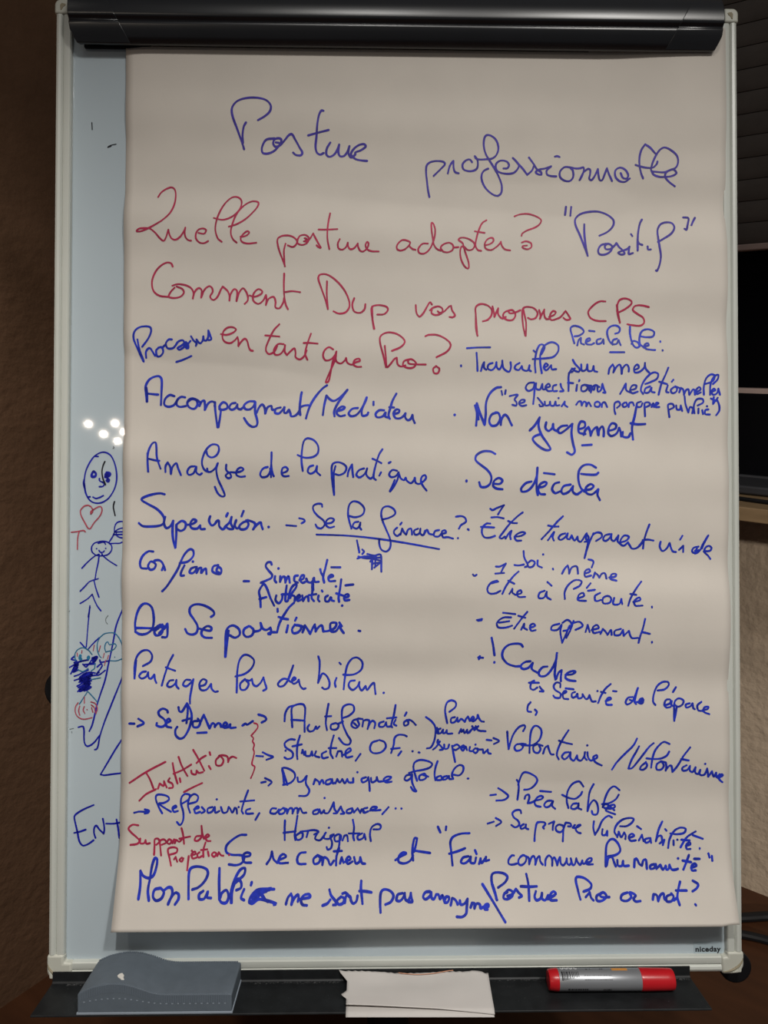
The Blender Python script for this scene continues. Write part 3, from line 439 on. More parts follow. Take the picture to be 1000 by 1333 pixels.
('blue handwriting reading "Analyse de la pratique"', 'blue', "213:-2544 99 -2548 192 -2545 270 -2530 333 -2499 388 -2471 395 -2460 349 -2452 239 -2417 130;213:-2548 286 -2541 99;213:-2545 231 -2483 216 -2428 208;213:-2369 96 -2366 154 -2343 193;213:-2343 193 -2319 146 -2314 76;213:-2314 76 -2296 146 -2257 185 -2241 138 -2213 65;213:-2071 154 -2117 147 -2148 100 -2132 68 -2086 84 -2063 131 -2055 150;213:-2055 150 -2055 92 -2024 69 -2000 84;213:-1955 311 -1939 264 -1900 244 -1853 265 -1826 319 -1838 366 -1893 377 -1947 335 -1986 256 -1998 186 -1977 123 -1946 100;213:-1946 131 -1938 100 -1907 100 -1861 139 -1837 186;213:-1837 186 -1853 116 -1837 22 -1797 -71 -1774 -142 -1805 -150 -1844 -118 -1872 -53;213:-1752 171 -1752 116 -1712 77 -1705 46 -1736 35 -1759 61 -1720 93 -1658 93 -1604 104 -1577 125 -1604 143 -1643 117 -1650 70 -1611 49 -1564 54;213:-1331 149 -1378 133 -1409 78 -1393 47 -1338 55 -1307 110 -1295 196 -1293 298;213:-1293 298 -1295 180 -1284 86 -1271 55;213:-1308 133 -1299 47;213:-1190 86 -1144 102 -1128 126 -1152 149 -1183 133 -1190 79 -1167 55 -1120 58;213:-976 110 -988 204 -985 314 -965 416 -926 443 -863 421 -821 362 -824 291 -871 252 -957 244 -1027 270;213:-870 166 -909 150 -925 103 -894 82 -847 111 -831 158;213:-831 158 -834 103 -800 67;213:-659 -132 -674 -30 -683 96 -675 174 -636 198 -581 190 -534 151 -550 96 -604 68 -643 77;213:-644 158 -662 80 -659 -132;213:-521 57 -510 112 -475 175;213:-475 175 -471 112 -463 49;213:-354 136 -401 120 -432 73 -401 45 -354 73 -330 112 -322 136;213:-322 136 -330 73 -291 34 -260 50;213:-166 332 -197 285 -229 191 -252 97 -255 42 -233 21;213:-268 235 -221 214 -178 191;213:-103 191 -83 202;213:-181 97 -197 65;213:-17 113 -64 121 -98 78 -79 50 -32 58 -1 97;213:-1 97 -9 35 -48 -44 -92 -99 -71 -52 -40 19;213:-1 89 23 35 54 19 70 43;213:70 43 85 11 125 -12 156 19 164 43;213:164 43 172 -4 203 -20 250 4 279 43 266 70 235 51 227 4 250 -43 285 -87"),
('blue handwriting reading "Supervision."', 'blue', "252:-2383 -130 -2426 -120 -2504 -131 -2596 -162 -2615 -187 -2550 -229 -2456 -283 -2394 -353 -2386 -416 -2424 -447 -2533 -458 -2602 -452 -2638 -424;252:-2375 -361 -2386 -424 -2362 -473 -2323 -455 -2293 -400;252:-2293 -400 -2300 -501 -2292 -595 -2271 -673;252:-2261 -439 -2261 -532 -2268 -665;252:-2261 -439 -2207 -400 -2168 -423 -2176 -478 -2215 -501 -2253 -486;252:-2145 -439 -2099 -431 -2060 -400 -2091 -384 -2122 -431 -2106 -473 -2052 -478 -2021 -446;252:-2021 -446 -2013 -482 -1974 -482;252:-1920 -353 -1931 -400 -1904 -446 -1873 -431 -1850 -399 -1832 -399 -1827 -454 -1795 -485 -1772 -473;252:-1742 -321 -1757 -352;252:-1772 -462 -1726 -415 -1703 -360;252:-1703 -360 -1710 -423 -1687 -477 -1725 -482 -1757 -462;252:-1656 -391 -1671 -446 -1648 -477 -1624 -462;252:-1582 -298 -1602 -352;252:-1539 -399 -1586 -415 -1625 -454 -1609 -485 -1554 -477 -1531 -430 -1555 -394;252:-1539 -391 -1477 -414 -1461 -438 -1484 -485;252:-1484 -485 -1446 -438 -1407 -414 -1399 -446 -1386 -482;252:-1326 -461"),
('blue handwriting reading "Se la finance ?"', 'blue', "206:-1146 -443 -1046 -451;206:-1014 -371 -970 -382 -959 -402 -990 -422;206:-781 -253 -787 -227 -828 -223 -872 -247 -868 -294 -828 -345 -766 -396 -756 -436 -787 -473 -827 -467 -848 -436;206:-746 -426 -685 -416 -659 -385 -695 -369 -736 -395 -740 -442 -705 -467 -659 -456;206:-482 -476 -502 -405 -517 -324 -503 -232 -462 -198 -401 -212 -350 -273 -370 -334 -441 -360 -502 -348;206:-411 -405 -451 -415 -468 -456 -431 -476 -394 -446 -390 -415;206:-390 -415 -400 -456 -380 -487;206:-167 -384 -85 -360 -34 -323 -48 -278 -106 -248 -156 -262 -177 -313 -167 -384 -126 -486 -85 -588 -85 -669 -125 -710 -176 -690 -197 -629 -197 -588;206:-14 -466 -44 -496 -44 -527 -14 -551 21 -527;206:33 -415 17 -435;206:21 -537 37 -476;206:37 -476 58 -517 78 -537;206:78 -537 99 -486 129 -476 139 -537;206:200 -476 160 -496 170 -537 211 -527 225 -476;206:225 -476 225 -527 252 -543 272 -496;206:262 -537 292 -486 313 -526 354 -537;206:415 -490 374 -502 364 -547 405 -557 445 -526;206:435 -530 486 -516 476 -492 445 -506 456 -563 507 -563 558 -577;206:609 -573;206:588 -353 640 -347 680 -363 691 -404 640 -440 619 -475;206:711 -481;206:-837 -538 -532 -548 -227 -578 78 -624 415 -685;206:-425 -598 -406 -690 -400 -720;206:-370 -690 -353 -710 -369 -735;206:-420 -781 -349 -761 -227 -771;206:-410 -761 -329 -781 -186 -771;206:-319 -735 -247 -751 -186 -741 -176 -802;206:-288 -812 -227 -751;206:-268 -802 -272 -889;206:-176 -761 -176 -913;206:-237 -761 -237 -852;206:-247 -873 -196 -832;206:-288 -781 -186 -802;206:-268 -832 -186 -822"),
('blue handwriting reading "Confiance"', 'blue', "244:-2492 -712 -2539 -709 -2593 -751 -2620 -821 -2607 -875 -2553 -883;244:-2476 -821 -2515 -813 -2538 -859 -2514 -895 -2476 -883 -2461 -844 -2484 -813 -2445 -797 -2407 -813 -2383 -852 -2367 -898;244:-2398 -898 -2383 -859;244:-2221 -828 -2143 -813 -2089 -758 -2089 -704 -2121 -688 -2167 -727 -2205 -797 -2236 -883 -2289 -976 -2351 -1069 -2392 -1111;244:-2174 -852 -2205 -922 -2204 -953 -2176 -953;244:-2089 -813;244:-2065 -867 -2104 -883 -2119 -922 -2088 -929 -2057 -898 -2050 -867;244:-2050 -867 -2049 -926;244:-2049 -926 -2026 -883 -2003 -875 -2003 -929 -1980 -898 -1957 -883 -1949 -937;244:-1833 -848 -1879 -859 -1891 -906 -1863 -929 -1809 -937 -1801 -890 -1832 -867 -1848 -906 -1817 -926"),
('blue handwriting reading "Sincérité, Authenticité"', 'blue', "244:-1571 -1010 -1518 -1010;244:-1291 -843 -1301 -820 -1335 -823 -1351 -859 -1319 -906 -1285 -945 -1291 -976 -1334 -999 -1397 -1026;244:-1254 -960 -1257 -999 -1241 -1023;244:-1221 -882;244:-1202 -960 -1202 -1015;244:-1202 -1015 -1179 -968 -1156 -968 -1148 -1023;244:-1148 -1023 -1132 -976 -1117 -960 -1104 -1023;244:-1023 -953 -1054 -960 -1057 -1007 -1023 -1023;244:-1007 -999 -968 -984 -961 -953 -984 -953 -1000 -992 -976 -1026 -945 -1015;244:-937 -984 -922 -1015 -890 -1023 -859 -992;244:-867 -984 -867 -1062 -867 -1101;244:-859 -976 -851 -1015 -812 -1015;244:-797 -890 -786 -929 -766 -960;244:-727 -796 -746 -882 -766 -968 -755 -1023;244:-711 -976 -664 -960 -680 -945 -711 -968 -703 -1007 -645 -1007;244:-683 -870 -594 -870;244:-1399 -1272 -1404 -1178 -1415 -1116 -1389 -1062 -1365 -1038 -1334 -1085 -1300 -1178 -1263 -1256;244:-1411 -1191 -1342 -1171;244:-1240 -1155 -1248 -1202 -1217 -1233 -1186 -1202 -1178 -1163;244:-1135 -1054 -1144 -1132 -1147 -1210 -1124 -1210 -1108 -1132 -1077 -1062 -1038 -1038 -1038 -1069 -1077 -1124 -1100 -1179;244:-1100 -1179 -1085 -1155 -1054 -1163 -1053 -1210;244:-1186 -1144 -1139 -1140 -1085 -1147;244:-1038 -1194 -999 -1171 -1007 -1147 -1030 -1171 -1022 -1210 -983 -1194;244:-976 -1155 -968 -1210;244:-968 -1210 -945 -1171 -921 -1163 -913 -1210;244:-875 -1031 -875 -1116 -882 -1179 -859 -1210;244:-910 -1151 -836 -1140;244:-812 -1155 -817 -1194 -804 -1213;244:-778 -1104 -773 -1113;244:-718 -1155 -742 -1171 -742 -1210 -711 -1213 -687 -1171 -679 -1202 -656 -1210;244:-636 -1062;244:-583 -992 -594 -1085 -609 -1171 -604 -1218;244:-633 -1132 -562 -1155;244:-555 -1179 -508 -1163 -516 -1140 -547 -1155 -547 -1202 -500 -1199;244:-539 -1051 -461 -1043;244:-573 -1257"),
('blue handwriting reading "Des Se positionner."', 'blue', "252:-2665 -1504 -2669 -1426 -2643 -1318 -2597 -1248 -2551 -1237 -2504 -1271 -2484 -1349 -2483 -1442 -2503 -1504 -2557 -1543 -2619 -1547 -2665 -1522;252:-2665 -1485 -2588 -1485 -2495 -1488;252:-2495 -1504 -2457 -1481 -2411 -1450 -2426 -1481 -2472 -1519 -2456 -1558 -2402 -1543 -2380 -1465;252:-2395 -1450 -2379 -1496 -2344 -1442;252:-2344 -1442 -2341 -1504 -2348 -1574 -2394 -1577;252:-2441 -1465 -2387 -1488 -2425 -1535;252:-1903 -1373 -1872 -1349 -1877 -1318 -1924 -1279 -2001 -1248 -2071 -1248 -2113 -1279 -2117 -1334 -2078 -1396 -2039 -1466 -2046 -1528 -2085 -1551 -2139 -1538 -2163 -1497;252:-2031 -1489 -1969 -1504 -1907 -1512 -1899 -1481 -1938 -1466 -1984 -1497 -2000 -1543 -1969 -1579 -1894 -1585;252:-1758 -1776 -1754 -1676 -1749 -1520 -1721 -1474 -1674 -1461 -1620 -1497 -1612 -1552 -1658 -1583 -1713 -1559;252:-1724 -1513 -1736 -1613 -1754 -1776;252:-1742 -1582 -1757 -1769;252:-1519 -1466 -1566 -1497 -1573 -1544 -1542 -1575 -1488 -1559 -1472 -1505 -1504 -1471;252:-1465 -1521 -1418 -1513 -1395 -1490 -1400 -1435;252:-1400 -1435 -1379 -1490 -1340 -1505 -1302 -1482;252:-1302 -1482 -1294 -1513 -1301 -1549 -1325 -1544 -1286 -1529 -1239 -1529;252:-1228 -1291 -1227 -1319;252:-1061 -1228 -1108 -1272 -1162 -1350 -1208 -1435 -1234 -1529;252:-1216 -1373 -1170 -1389 -1123 -1397;252:-1123 -1459 -1138 -1529;252:-1037 -1381 -1050 -1409;252:-1053 -1451 -1081 -1498 -1068 -1537 -1021 -1529 -990 -1490 -1006 -1459 -1045 -1456;252:-1045 -1456 -983 -1467 -959 -1490 -975 -1529;252:-975 -1529 -951 -1459;252:-951 -1459 -920 -1506 -897 -1545;252:-897 -1545 -873 -1490 -850 -1451;252:-850 -1451 -842 -1506 -842 -1521;252:-842 -1521 -811 -1475 -780 -1459 -764 -1521;252:-764 -1521 -710 -1514 -647 -1483 -632 -1436 -687 -1436 -694 -1483 -679 -1522 -632 -1514 -593 -1452 -588 -1491 -557 -1537;252:-601 -1431 -577 -1467;252:-406 -1514 -390 -1517"),
('blue handwriting reading "Partager lors du bilan."', 'blue', "213:-2667 -1991 -2671 -1868 -2648 -1775 -2594 -1716 -2533 -1710 -2494 -1760 -2509 -1822 -2586 -1868;213:-2656 -1806 -2667 -1991;213:-2554 -1922 -2593 -1930 -2621 -1968 -2593 -1992 -2546 -1969 -2531 -1930;213:-2531 -1930 -2523 -1984 -2500 -1992 -2469 -1953;213:-2469 -1953 -2461 -2000 -2446 -2035;213:-2282 -1757 -2323 -1837 -2361 -1946 -2391 -2062;213:-2354 -1881 -2307 -1899 -2261 -1915;213:-2276 -2008 -2314 -2016 -2337 -2062 -2306 -2077 -2260 -2047 -2245 -2008;213:-2245 -2008 -2245 -2062 -2221 -2093;213:-2106 -2008 -2152 -2008 -2178 -2055 -2144 -2070 -2098 -2032 -2075 -2001;213:-2075 -2001 -2090 -2086 -2105 -2194 -2104 -2241;213:-2013 -2070 -1958 -2055 -1943 -2016 -1982 -2001 -2013 -2047 -1997 -2105 -1943 -2105 -1897 -2048;213:-1897 -2048 -1889 -2094 -1857 -2125 -1826 -2121;213:-1636 -2133 -1636 -2040 -1634 -1916 -1611 -1808 -1565 -1758 -1510 -1769 -1466 -1816 -1486 -1886 -1556 -1948 -1652 -1975;213:-1556 -2002 -1602 -2048 -1594 -2103 -1548 -2103 -1517 -2048 -1548 -2010 -1509 -2017 -1486 -2002;213:-1486 -2002 -1470 -2056 -1439 -2072 -1400 -2041 -1370 -1987;213:-1370 -1987 -1354 -2041 -1338 -2095 -1369 -2116;213:-1129 -2003 -1175 -2003 -1222 -2049 -1206 -2076 -1160 -2065 -1113 -1995 -1070 -1868;213:-1070 -1868 -1098 -1949 -1116 -2011 -1090 -2034;213:-1082 -2026 -1043 -2003 -1059 -1987 -1082 -2018 -1066 -2050 -1028 -2034 -1012 -2011;213:-1012 -2011 -996 -2073 -965 -2101 -942 -2096;213:-815 -1775 -802 -1825 -805 -1934 -817 -2042;213:-817 -2042 -794 -1988 -771 -1949 -732 -1973 -701 -2035 -708 -2089 -747 -2105 -774 -2089;213:-631 -1996 -646 -2043 -638 -2082;213:-600 -1841 -587 -1856;213:-556 -2105 -545 -1996 -522 -1872 -475 -1802 -421 -1787 -369 -1833 -374 -1903 -428 -1950 -490 -1965 -561 -1962;213:-444 -2020 -490 -2028 -506 -2074 -467 -2113 -420 -2082 -397 -2036;213:-397 -2036 -397 -2082 -373 -2118 -334 -2075;213:-334 -2075 -319 -2114 -280 -2067 -249 -2044 -241 -2090 -233 -2153;213:-150 -2142"),
('blue handwriting reading "Préalable :"', 'blue', "206:1802 1427 1783 1501 1768 1588 1808 1612 1879 1589 1903 1549 1855 1510 1807 1501;206:1831 1406 1847 1462 1871 1486;206:1871 1486 1871 1430 1902 1415;206:1918 1439 1966 1463 1958 1483 1926 1462 1926 1423 1974 1415 2006 1431;206:1958 1561 2014 1555;206:2077 1479 2037 1463 2037 1423 2077 1431 2101 1471;206:2101 1471 2105 1424;206:2227 1531 2266 1547 2274 1590 2235 1617 2180 1606 2148 1566 2145 1519 2164 1455 2195 1416;206:2243 1479 2203 1463 2195 1424 2235 1423 2258 1463;206:2258 1463 2266 1439 2278 1411;206:2168 1336 2313 1336;206:2379 1605 2379 1518 2404 1415 2438 1383 2469 1399 2454 1438 2407 1454 2391 1423;206:2485 1502 2548 1493 2610 1501 2623 1548 2564 1577 2501 1557 2473 1486 2477 1422 2516 1382;206:2516 1398 2563 1406 2555 1430 2524 1414 2532 1374 2578 1361 2628 1358;206:2683 1449 2684 1443;206:2703 1357 2704 1351"),
('blue handwriting reading "Travailler sur mes questions relationnelles"', 'blue', "206:696 1368 794 1375 933 1378;206:794 1321 802 1227 806 1140;206:636 1194 637 1185;206:841 1140 857 1195 873 1227;206:873 1227 873 1172 896 1151;206:960 1220 920 1204 912 1164 952 1148 991 1188 999 1228;206:999 1228 1007 1172 1031 1157 1054 1196 1059 1244;206:1059 1244 1070 1173 1102 1141 1133 1134 1149 1181 1144 1228;206:1236 1221 1197 1197 1189 1165 1228 1150 1260 1190;206:1260 1190 1268 1158 1307 1142 1331 1158 1339 1198;206:1339 1198 1331 1158 1355 1138;206:1402 1127 1394 1230 1411 1341 1442 1404 1474 1412 1493 1381 1458 1309;206:1466 1119 1450 1214 1450 1309 1490 1397 1569 1437 1632 1405 1632 1342 1585 1286 1505 1270 1371 1261;206:1379 1348 1395 1333;206:1489 1175 1529 1199 1505 1218 1486 1175 1513 1148 1561 1199;206:1561 1199 1569 1159 1613 1160;206:1783 1256 1806 1216 1854 1161 1846 1134 1806 1145 1775 1168;206:1743 1089 1746 1124 1782 1134;206:1870 1209 1878 1145 1917 1153 1933 1209;206:1933 1209 1941 1146 1981 1146 1997 1193;206:1997 1193 2005 1146 2036 1135;206:2152 1115 2163 1170 2194 1210;206:2194 1210 2210 1178 2202 1130;206:2202 1130 2234 1186 2265 1209 2281 1178 2288 1114;206:2288 1114 2296 1170 2336 1209 2359 1177 2359 1138;206:2414 1153 2461 1177 2445 1209 2414 1177 2421 1130 2468 1134 2515 1177 2523 1224;206:2523 1224 2531 1169 2569 1124;206:1386 1024 1331 1016 1302 968 1331 937 1378 961 1394 1016;206:1394 1016 1391 913 1378 803;206:1410 1016 1410 961 1449 953 1473 1009;206:1473 1009 1481 953 1513 961;206:1505 969 1552 985 1537 1012 1505 977 1529 938 1568 938;206:1616 1001 1584 986 1584 938 1624 938;206:1660 1010 1671 970 1692 939 1655 934;206:1806 1169 1767 1153 1743 1097 1743 1010 1742 939;206:1735 1023 1790 1018;206:1830 1002 1822 939;206:1854 1050 1850 1039;206:1909 1003 1877 987 1877 939 1917 940 1941 979 1909 1003 1957 995;206:1957 995 1956 940 1972 995;206:1972 995 2004 948 2020 995 2060 980;206:1965 987 1972 924;206:1972 924 1996 987 2036 996 2044 932 2075 948 2091 1012;206:2091 1012 2107 956 2123 920 2099 924;206:2272 909 2304 964 2330 1014;206:2330 1014 2335 948 2374 924;206:2374 948 2429 963 2437 995 2398 995 2374 948 2397 916 2452 932;206:2530 1010 2592 1034 2647 1065 2658 1113 2616 1129 2562 1097 2507 1026 2483 947 2506 908;206:2577 986 2530 963 2522 923 2561 923 2592 971;206:2592 971 2592 931 2623 923;206:2761 1175 2733 1104 2694 1017 2662 899;206:2670 1033 2748 1009;206:2756 993 2740 930 2763 922;206:2813 1053 2798 1033;206:2818 977 2787 946 2802 914 2841 930 2849 969 2826 985 2872 969;206:2872 922 2888 969;206:2888 969 2911 953 2919 898;206:2919 898 2942 946 2966 953 2973 898;206:2973 898 2981 906 3013 953 3028 945 3031 898;206:3044 922 3091 953 3076 977 3044 945 3052 906 3091 922;206:3123 898 3123 977 3147 1064 3195 1107 3235 1096 3218 1041 3139 1009;206:3186 898 3194 1009 3234 1088 3274 1104 3266 1057 3218 1009;206:3202 930 3242 946 3226 962 3202 930 3218 899 3257 914 3273 962;206:3273 962 3289 899"),
('blue handwriting reading "Je suis mon propre public"', 'blue', "206:1054 936 1062 896;206:1097 944 1090 904;206:1138 884 1180 894 1220 897 1188 849 1207 818 1204 786 1164 794;206:1236 810 1283 821 1291 842 1259 845 1232 810 1259 782 1307 790;206:1425 866 1457 827 1481 787 1449 779 1441 795;206:1497 827 1504 788 1544 796 1552 827;206:1552 827 1560 788 1592 788 1607 828;206:1607 828 1615 788 1647 791;206:1639 864;206:1671 780 1702 828;206:1702 828 1702 796 1729 773;206:1821 797 1845 829 1869 829 1877 789;206:1877 789 1901 829 1924 813 1924 781;206:1924 781 1948 821 1972 782;206:2043 829 2012 813 2015 782 2051 777 2067 806 2043 829;206:2083 774 2091 814 2114 822 2138 774;206:2224 703 2213 743 2217 814 2256 829 2272 798 2240 766;206:2319 821 2295 798 2311 774 2342 790 2334 821;206:2358 774 2366 813 2397 821 2412 790;206:2483 829 2444 813 2444 777 2482 777 2498 813;206:2526 679 2521 758 2522 813 2560 821 2576 797 2537 773;206:2591 773 2607 812 2615 773;206:2630 789 2662 812 2638 817 2630 776 2669 773;206:2774 670 2762 741 2759 796 2801 804 2817 772 2778 749;206:2840 788 2848 748 2879 748 2887 788;206:2887 788 2902 733;206:2926 882 2934 803 2965 717;206:2965 717 2981 772 3012 756 3004 709;206:3059 788 3114 819 3107 854 3052 851 3020 788 3027 709;206:3067 756 3067 709;206:3106 740 3114 701;206:3169 748 3138 740 3137 701 3185 696;206:3154 780;206:3194 859 3249 836;206:3225 875 3217 812;206:3265 867 3217 804;206:3257 851 3280 788 3280 733 3251 690"),
('blue handwriting reading "Non jugement"', 'blue', "252:793 580 801 690 801 808;252:801 808 833 706 880 588;252:880 588 891 690 896 817 936 911 999 967 1049 975;252:782 785 809 690 817 643;252:1006 714 951 691 927 627 951 580 1006 588 1038 651 1022 707 991 714;252:1046 588 1054 644 1085 691 1117 668 1141 620 1159 584;252:1343 531 1393 582 1444 664;252:1444 664 1433 582 1464 487 1527 393 1554 338 1504 330 1425 377 1374 440 1393 471 1456 495;252:1512 614 1504 559 1536 527 1575 559 1583 598;252:1583 598 1591 543 1623 527;252:1726 583 1670 575 1631 535 1654 504 1710 536 1781 599;252:1781 599 1773 504 1789 394 1804 315 1772 283 1725 307;252:1844 544 1908 568 1908 615 1868 623 1844 568 1852 512 1916 497;252:1884 381 1979 387;252:573 689;252:1900 489 1916 536 1947 568;252:1947 568 1963 529 1971 481;252:1971 481 1995 537 2035 568 2042 521;252:2042 521 2050 482 2058 537 2090 576 2106 537 2105 474;252:2153 529 2224 553 2232 592 2192 608 2161 569 2153 505 2184 477 2239 505 2263 561;252:2263 561 2279 521 2286 474;252:2286 474 2302 521 2302 474 2357 466 2380 505;252:2436 774 2420 679 2396 568 2406 442;252:2380 608 2451 597 2528 600"),
('blue handwriting reading "Se décaler"', 'blue', "244:691 16 692 6;244:986 289 935 315 856 312 793 272 785 225 833 178 903 123 943 60 935 -10 895 -47 840 -47 821 -3;244:966 -15 1029 -18 1058 14 1022 42 974 13 963 -37 998 -65 1058 -73;244:1353 6 1298 -10 1250 -65 1258 -96 1313 -88 1369 -33 1408 62 1416 148;244:1416 148 1408 30 1408 -80 1421 -130;244:1424 -56 1487 -41 1511 -9 1487 2 1440 -25 1424 -80 1447 -119 1495 -124;244:1483 93 1590 81;244:1637 -1 1590 -17 1566 -72 1598 -111 1645 -95;244:1756 -24 1685 -40 1661 -95 1684 -119 1740 -95 1780 -40;244:1780 -40 1779 -95 1819 -123 1866 -95;244:2018 150 1962 181 1891 173 1843 118 1835 31 1859 -55 1898 -95;244:1864 86 1930 79 2017 79 2041 98;244:1898 -79 1961 -71 1993 -39 1962 -19 1914 -55 1922 -111 1977 -123 2041 -71;244:2041 -71 2033 -126 2059 -181"),
('blue handwriting reading "Être transparent vis de soi-même"', 'blue', "206:939 -272 962 -285 1009 -262 1078 -235;206:1078 -235 1042 -289 1019 -329;206:952 -360 1009 -356 1076 -369;206:718 -483 719 -491;206:939 -423 901 -423 861 -463 855 -523 881 -563 935 -567 988 -549;206:845 -456 908 -459 979 -463;206:1270 -308 1210 -355 1129 -436 1069 -516 1035 -563 1055 -576 1089 -556;206:1122 -396 1169 -416 1212 -418;206:1095 -576 1129 -522 1156 -496;206:1156 -496 1142 -549 1149 -582;206:1189 -556 1249 -549 1296 -522 1270 -509 1216 -529 1189 -562 1209 -596 1256 -596;206:1682 -348 1625 -402 1545 -495 1464 -582;206:1531 -442 1585 -452 1636 -452;206:1531 -591 1571 -535 1592 -508;206:1592 -508 1578 -562 1591 -595;206:1706 -522 1665 -535 1638 -569 1659 -589 1706 -562 1733 -522;206:1733 -522 1726 -575 1753 -582;206:1753 -582 1773 -542;206:1773 -542 1786 -575 1806 -595 1833 -555;206:1833 -555 1840 -595 1867 -608 1900 -562 1927 -521;206:1927 -521 1921 -575 1934 -602 1907 -608;206:1927 -535 1947 -562 1934 -655 1907 -775;206:1995 -521 1947 -642 1907 -775;206:1939 -663 1982 -550 2025 -514 2075 -521 2082 -557 2025 -599;206:2167 -528 2117 -542 2096 -585 2124 -599 2160 -571 2181 -528;206:2181 -528 2181 -585 2209 -599 2230 -571 2251 -542;206:2251 -542 2244 -599 2265 -627;206:2279 -613 2335 -592 2357 -556 2315 -542 2279 -578 2272 -627 2307 -648 2349 -613;206:2349 -613 2370 -648 2391 -676 2426 -676 2461 -655 2503 -605;206:2563 -429 2539 -492 2511 -591 2503 -676;206:2461 -648 2504 -591;206:2497 -591 2545 -584 2605 -594;206:2678 -605 2671 -655 2698 -701 2740 -676 2769 -619;206:2769 -619 2782 -661 2803 -704 2835 -711;206:2895 -545 2874 -583;206:2866 -689 2908 -647;206:2908 -647 2908 -710;206:3063 -654 3013 -668 2999 -703 3034 -724 3077 -696 3105 -632 3159 -541;206:3159 -541 3119 -618 3098 -675;206:3048 -675 3027 -703 3077 -689;206:3119 -703 3183 -696 3197 -668 3169 -647 3133 -668 3126 -710 3161 -745 3187 -781;206:1184 -846 1229 -850 1280 -840;206:1280 -703 1286 -769 1321 -850 1290 -867;206:1362 -799 1321 -830 1331 -867 1372 -860 1393 -820 1362 -799;206:1423 -799 1423 -850 1464 -871;206:1481 -738;206:1577 -883 1579 -891;206:1669 -932 1700 -881 1731 -850;206:1731 -850 1741 -891 1741 -932;206:1741 -932 1772 -871 1823 -860 1833 -932;206:1947 -789 1988 -799 1998 -819 1977 -870;206:1905 -932 1957 -911 1947 -887 1905 -911 1905 -962 1967 -952;206:1987 -973 2008 -922;206:2008 -922 2039 -952 2049 -973;206:2049 -973 2080 -932 2111 -932 2121 -983;206:2151 -972 2212 -962 2223 -938 2182 -938 2161 -983 2222 -1003"),
('blue handwriting reading "Être à l\'écoute."', 'blue', "199:758 -942 774 -956 795 -944;199:993 -861 1034 -861 1096 -830;199:1096 -830 1065 -881 1044 -922;199:987 -932 1075 -926;199:1003 -1003 942 -1024 901 -1085 921 -1131 983 -1131 1034 -1105;199:932 -1034 1013 -1013;199:1224 -911 1167 -962 1095 -1054 1054 -1136;199:1116 -1003 1177 -1034;199:1126 -1136 1157 -1085;199:1157 -1085 1157 -1125 1187 -1146;199:1197 -1146 1249 -1125 1238 -1099 1204 -1125 1218 -1166 1285 -1166;199:1484 -1105 1433 -1126 1423 -1176 1474 -1176 1505 -1115;199:1505 -1115 1505 -1166 1546 -1193;199:1515 -1017 1556 -1054;199:1689 -1187 1689 -1115 1730 -1044 1802 -997 1864 -1009 1843 -1054 1782 -1085;199:1956 -1030 1915 -1075;199:1823 -1181 1884 -1156 1874 -1126 1833 -1146 1822 -1197 1905 -1207;199:1925 -1105 1997 -1095;199:2049 -1126 1997 -1156 2003 -1207 2059 -1197;199:2130 -1156 2079 -1177 2079 -1228 2140 -1228 2161 -1187 2130 -1156;199:2191 -1176 2181 -1238 2242 -1238 2262 -1186;199:2262 -1186 2272 -1237;199:2472 -1012 2415 -1084 2354 -1186 2333 -1254;199:2354 -1135 2415 -1145;199:2384 -1217 2455 -1196 2445 -1171 2394 -1206 2404 -1253 2475 -1253;199:2571 -1263 2571 -1271"),
('blue handwriting reading "Être apprenant."', 'blue', "206:799 -1404 823 -1400 850 -1394;206:809 -1412 846 -1406;206:1064 -1329 1187 -1343;206:1146 -1376 1064 -1380 1003 -1431 1013 -1477 1085 -1482 1156 -1461;206:1023 -1431 1126 -1416;206:1310 -1319 1259 -1380 1177 -1492;206:1218 -1360 1289 -1380;206:1248 -1502 1279 -1441;206:1279 -1441 1279 -1482 1309 -1502;206:1340 -1482 1391 -1462 1371 -1441 1340 -1461 1350 -1512 1395 -1506;206:1637 -1441 1566 -1462 1555 -1502 1617 -1502 1658 -1452;206:1658 -1452 1647 -1523 1668 -1635;206:1668 -1431 1719 -1401 1760 -1442 1719 -1503 1678 -1513;206:1740 -1462 1698 -1564 1668 -1635;206:1777 -1431 1842 -1421 1873 -1462 1801 -1503;206:1781 -1411 1750 -1503 1709 -1584;206:1904 -1523 1924 -1452;206:1924 -1452 1945 -1523;206:1965 -1503 2037 -1483 2017 -1452 1976 -1482 1986 -1533 2047 -1523;206:2057 -1544 2078 -1493;206:2078 -1493 2109 -1523 2129 -1554;206:2129 -1554 2160 -1503 2170 -1554;206:2261 -1492 2200 -1513 2200 -1554 2251 -1553 2282 -1502;206:2282 -1502 2292 -1563;206:2292 -1563 2342 -1512;206:2342 -1512 2372 -1583 2433 -1583;206:2504 -1389 2484 -1481 2453 -1583 2443 -1634;206:2474 -1522 2554 -1542;206:2578 -1623 2578 -1631"),
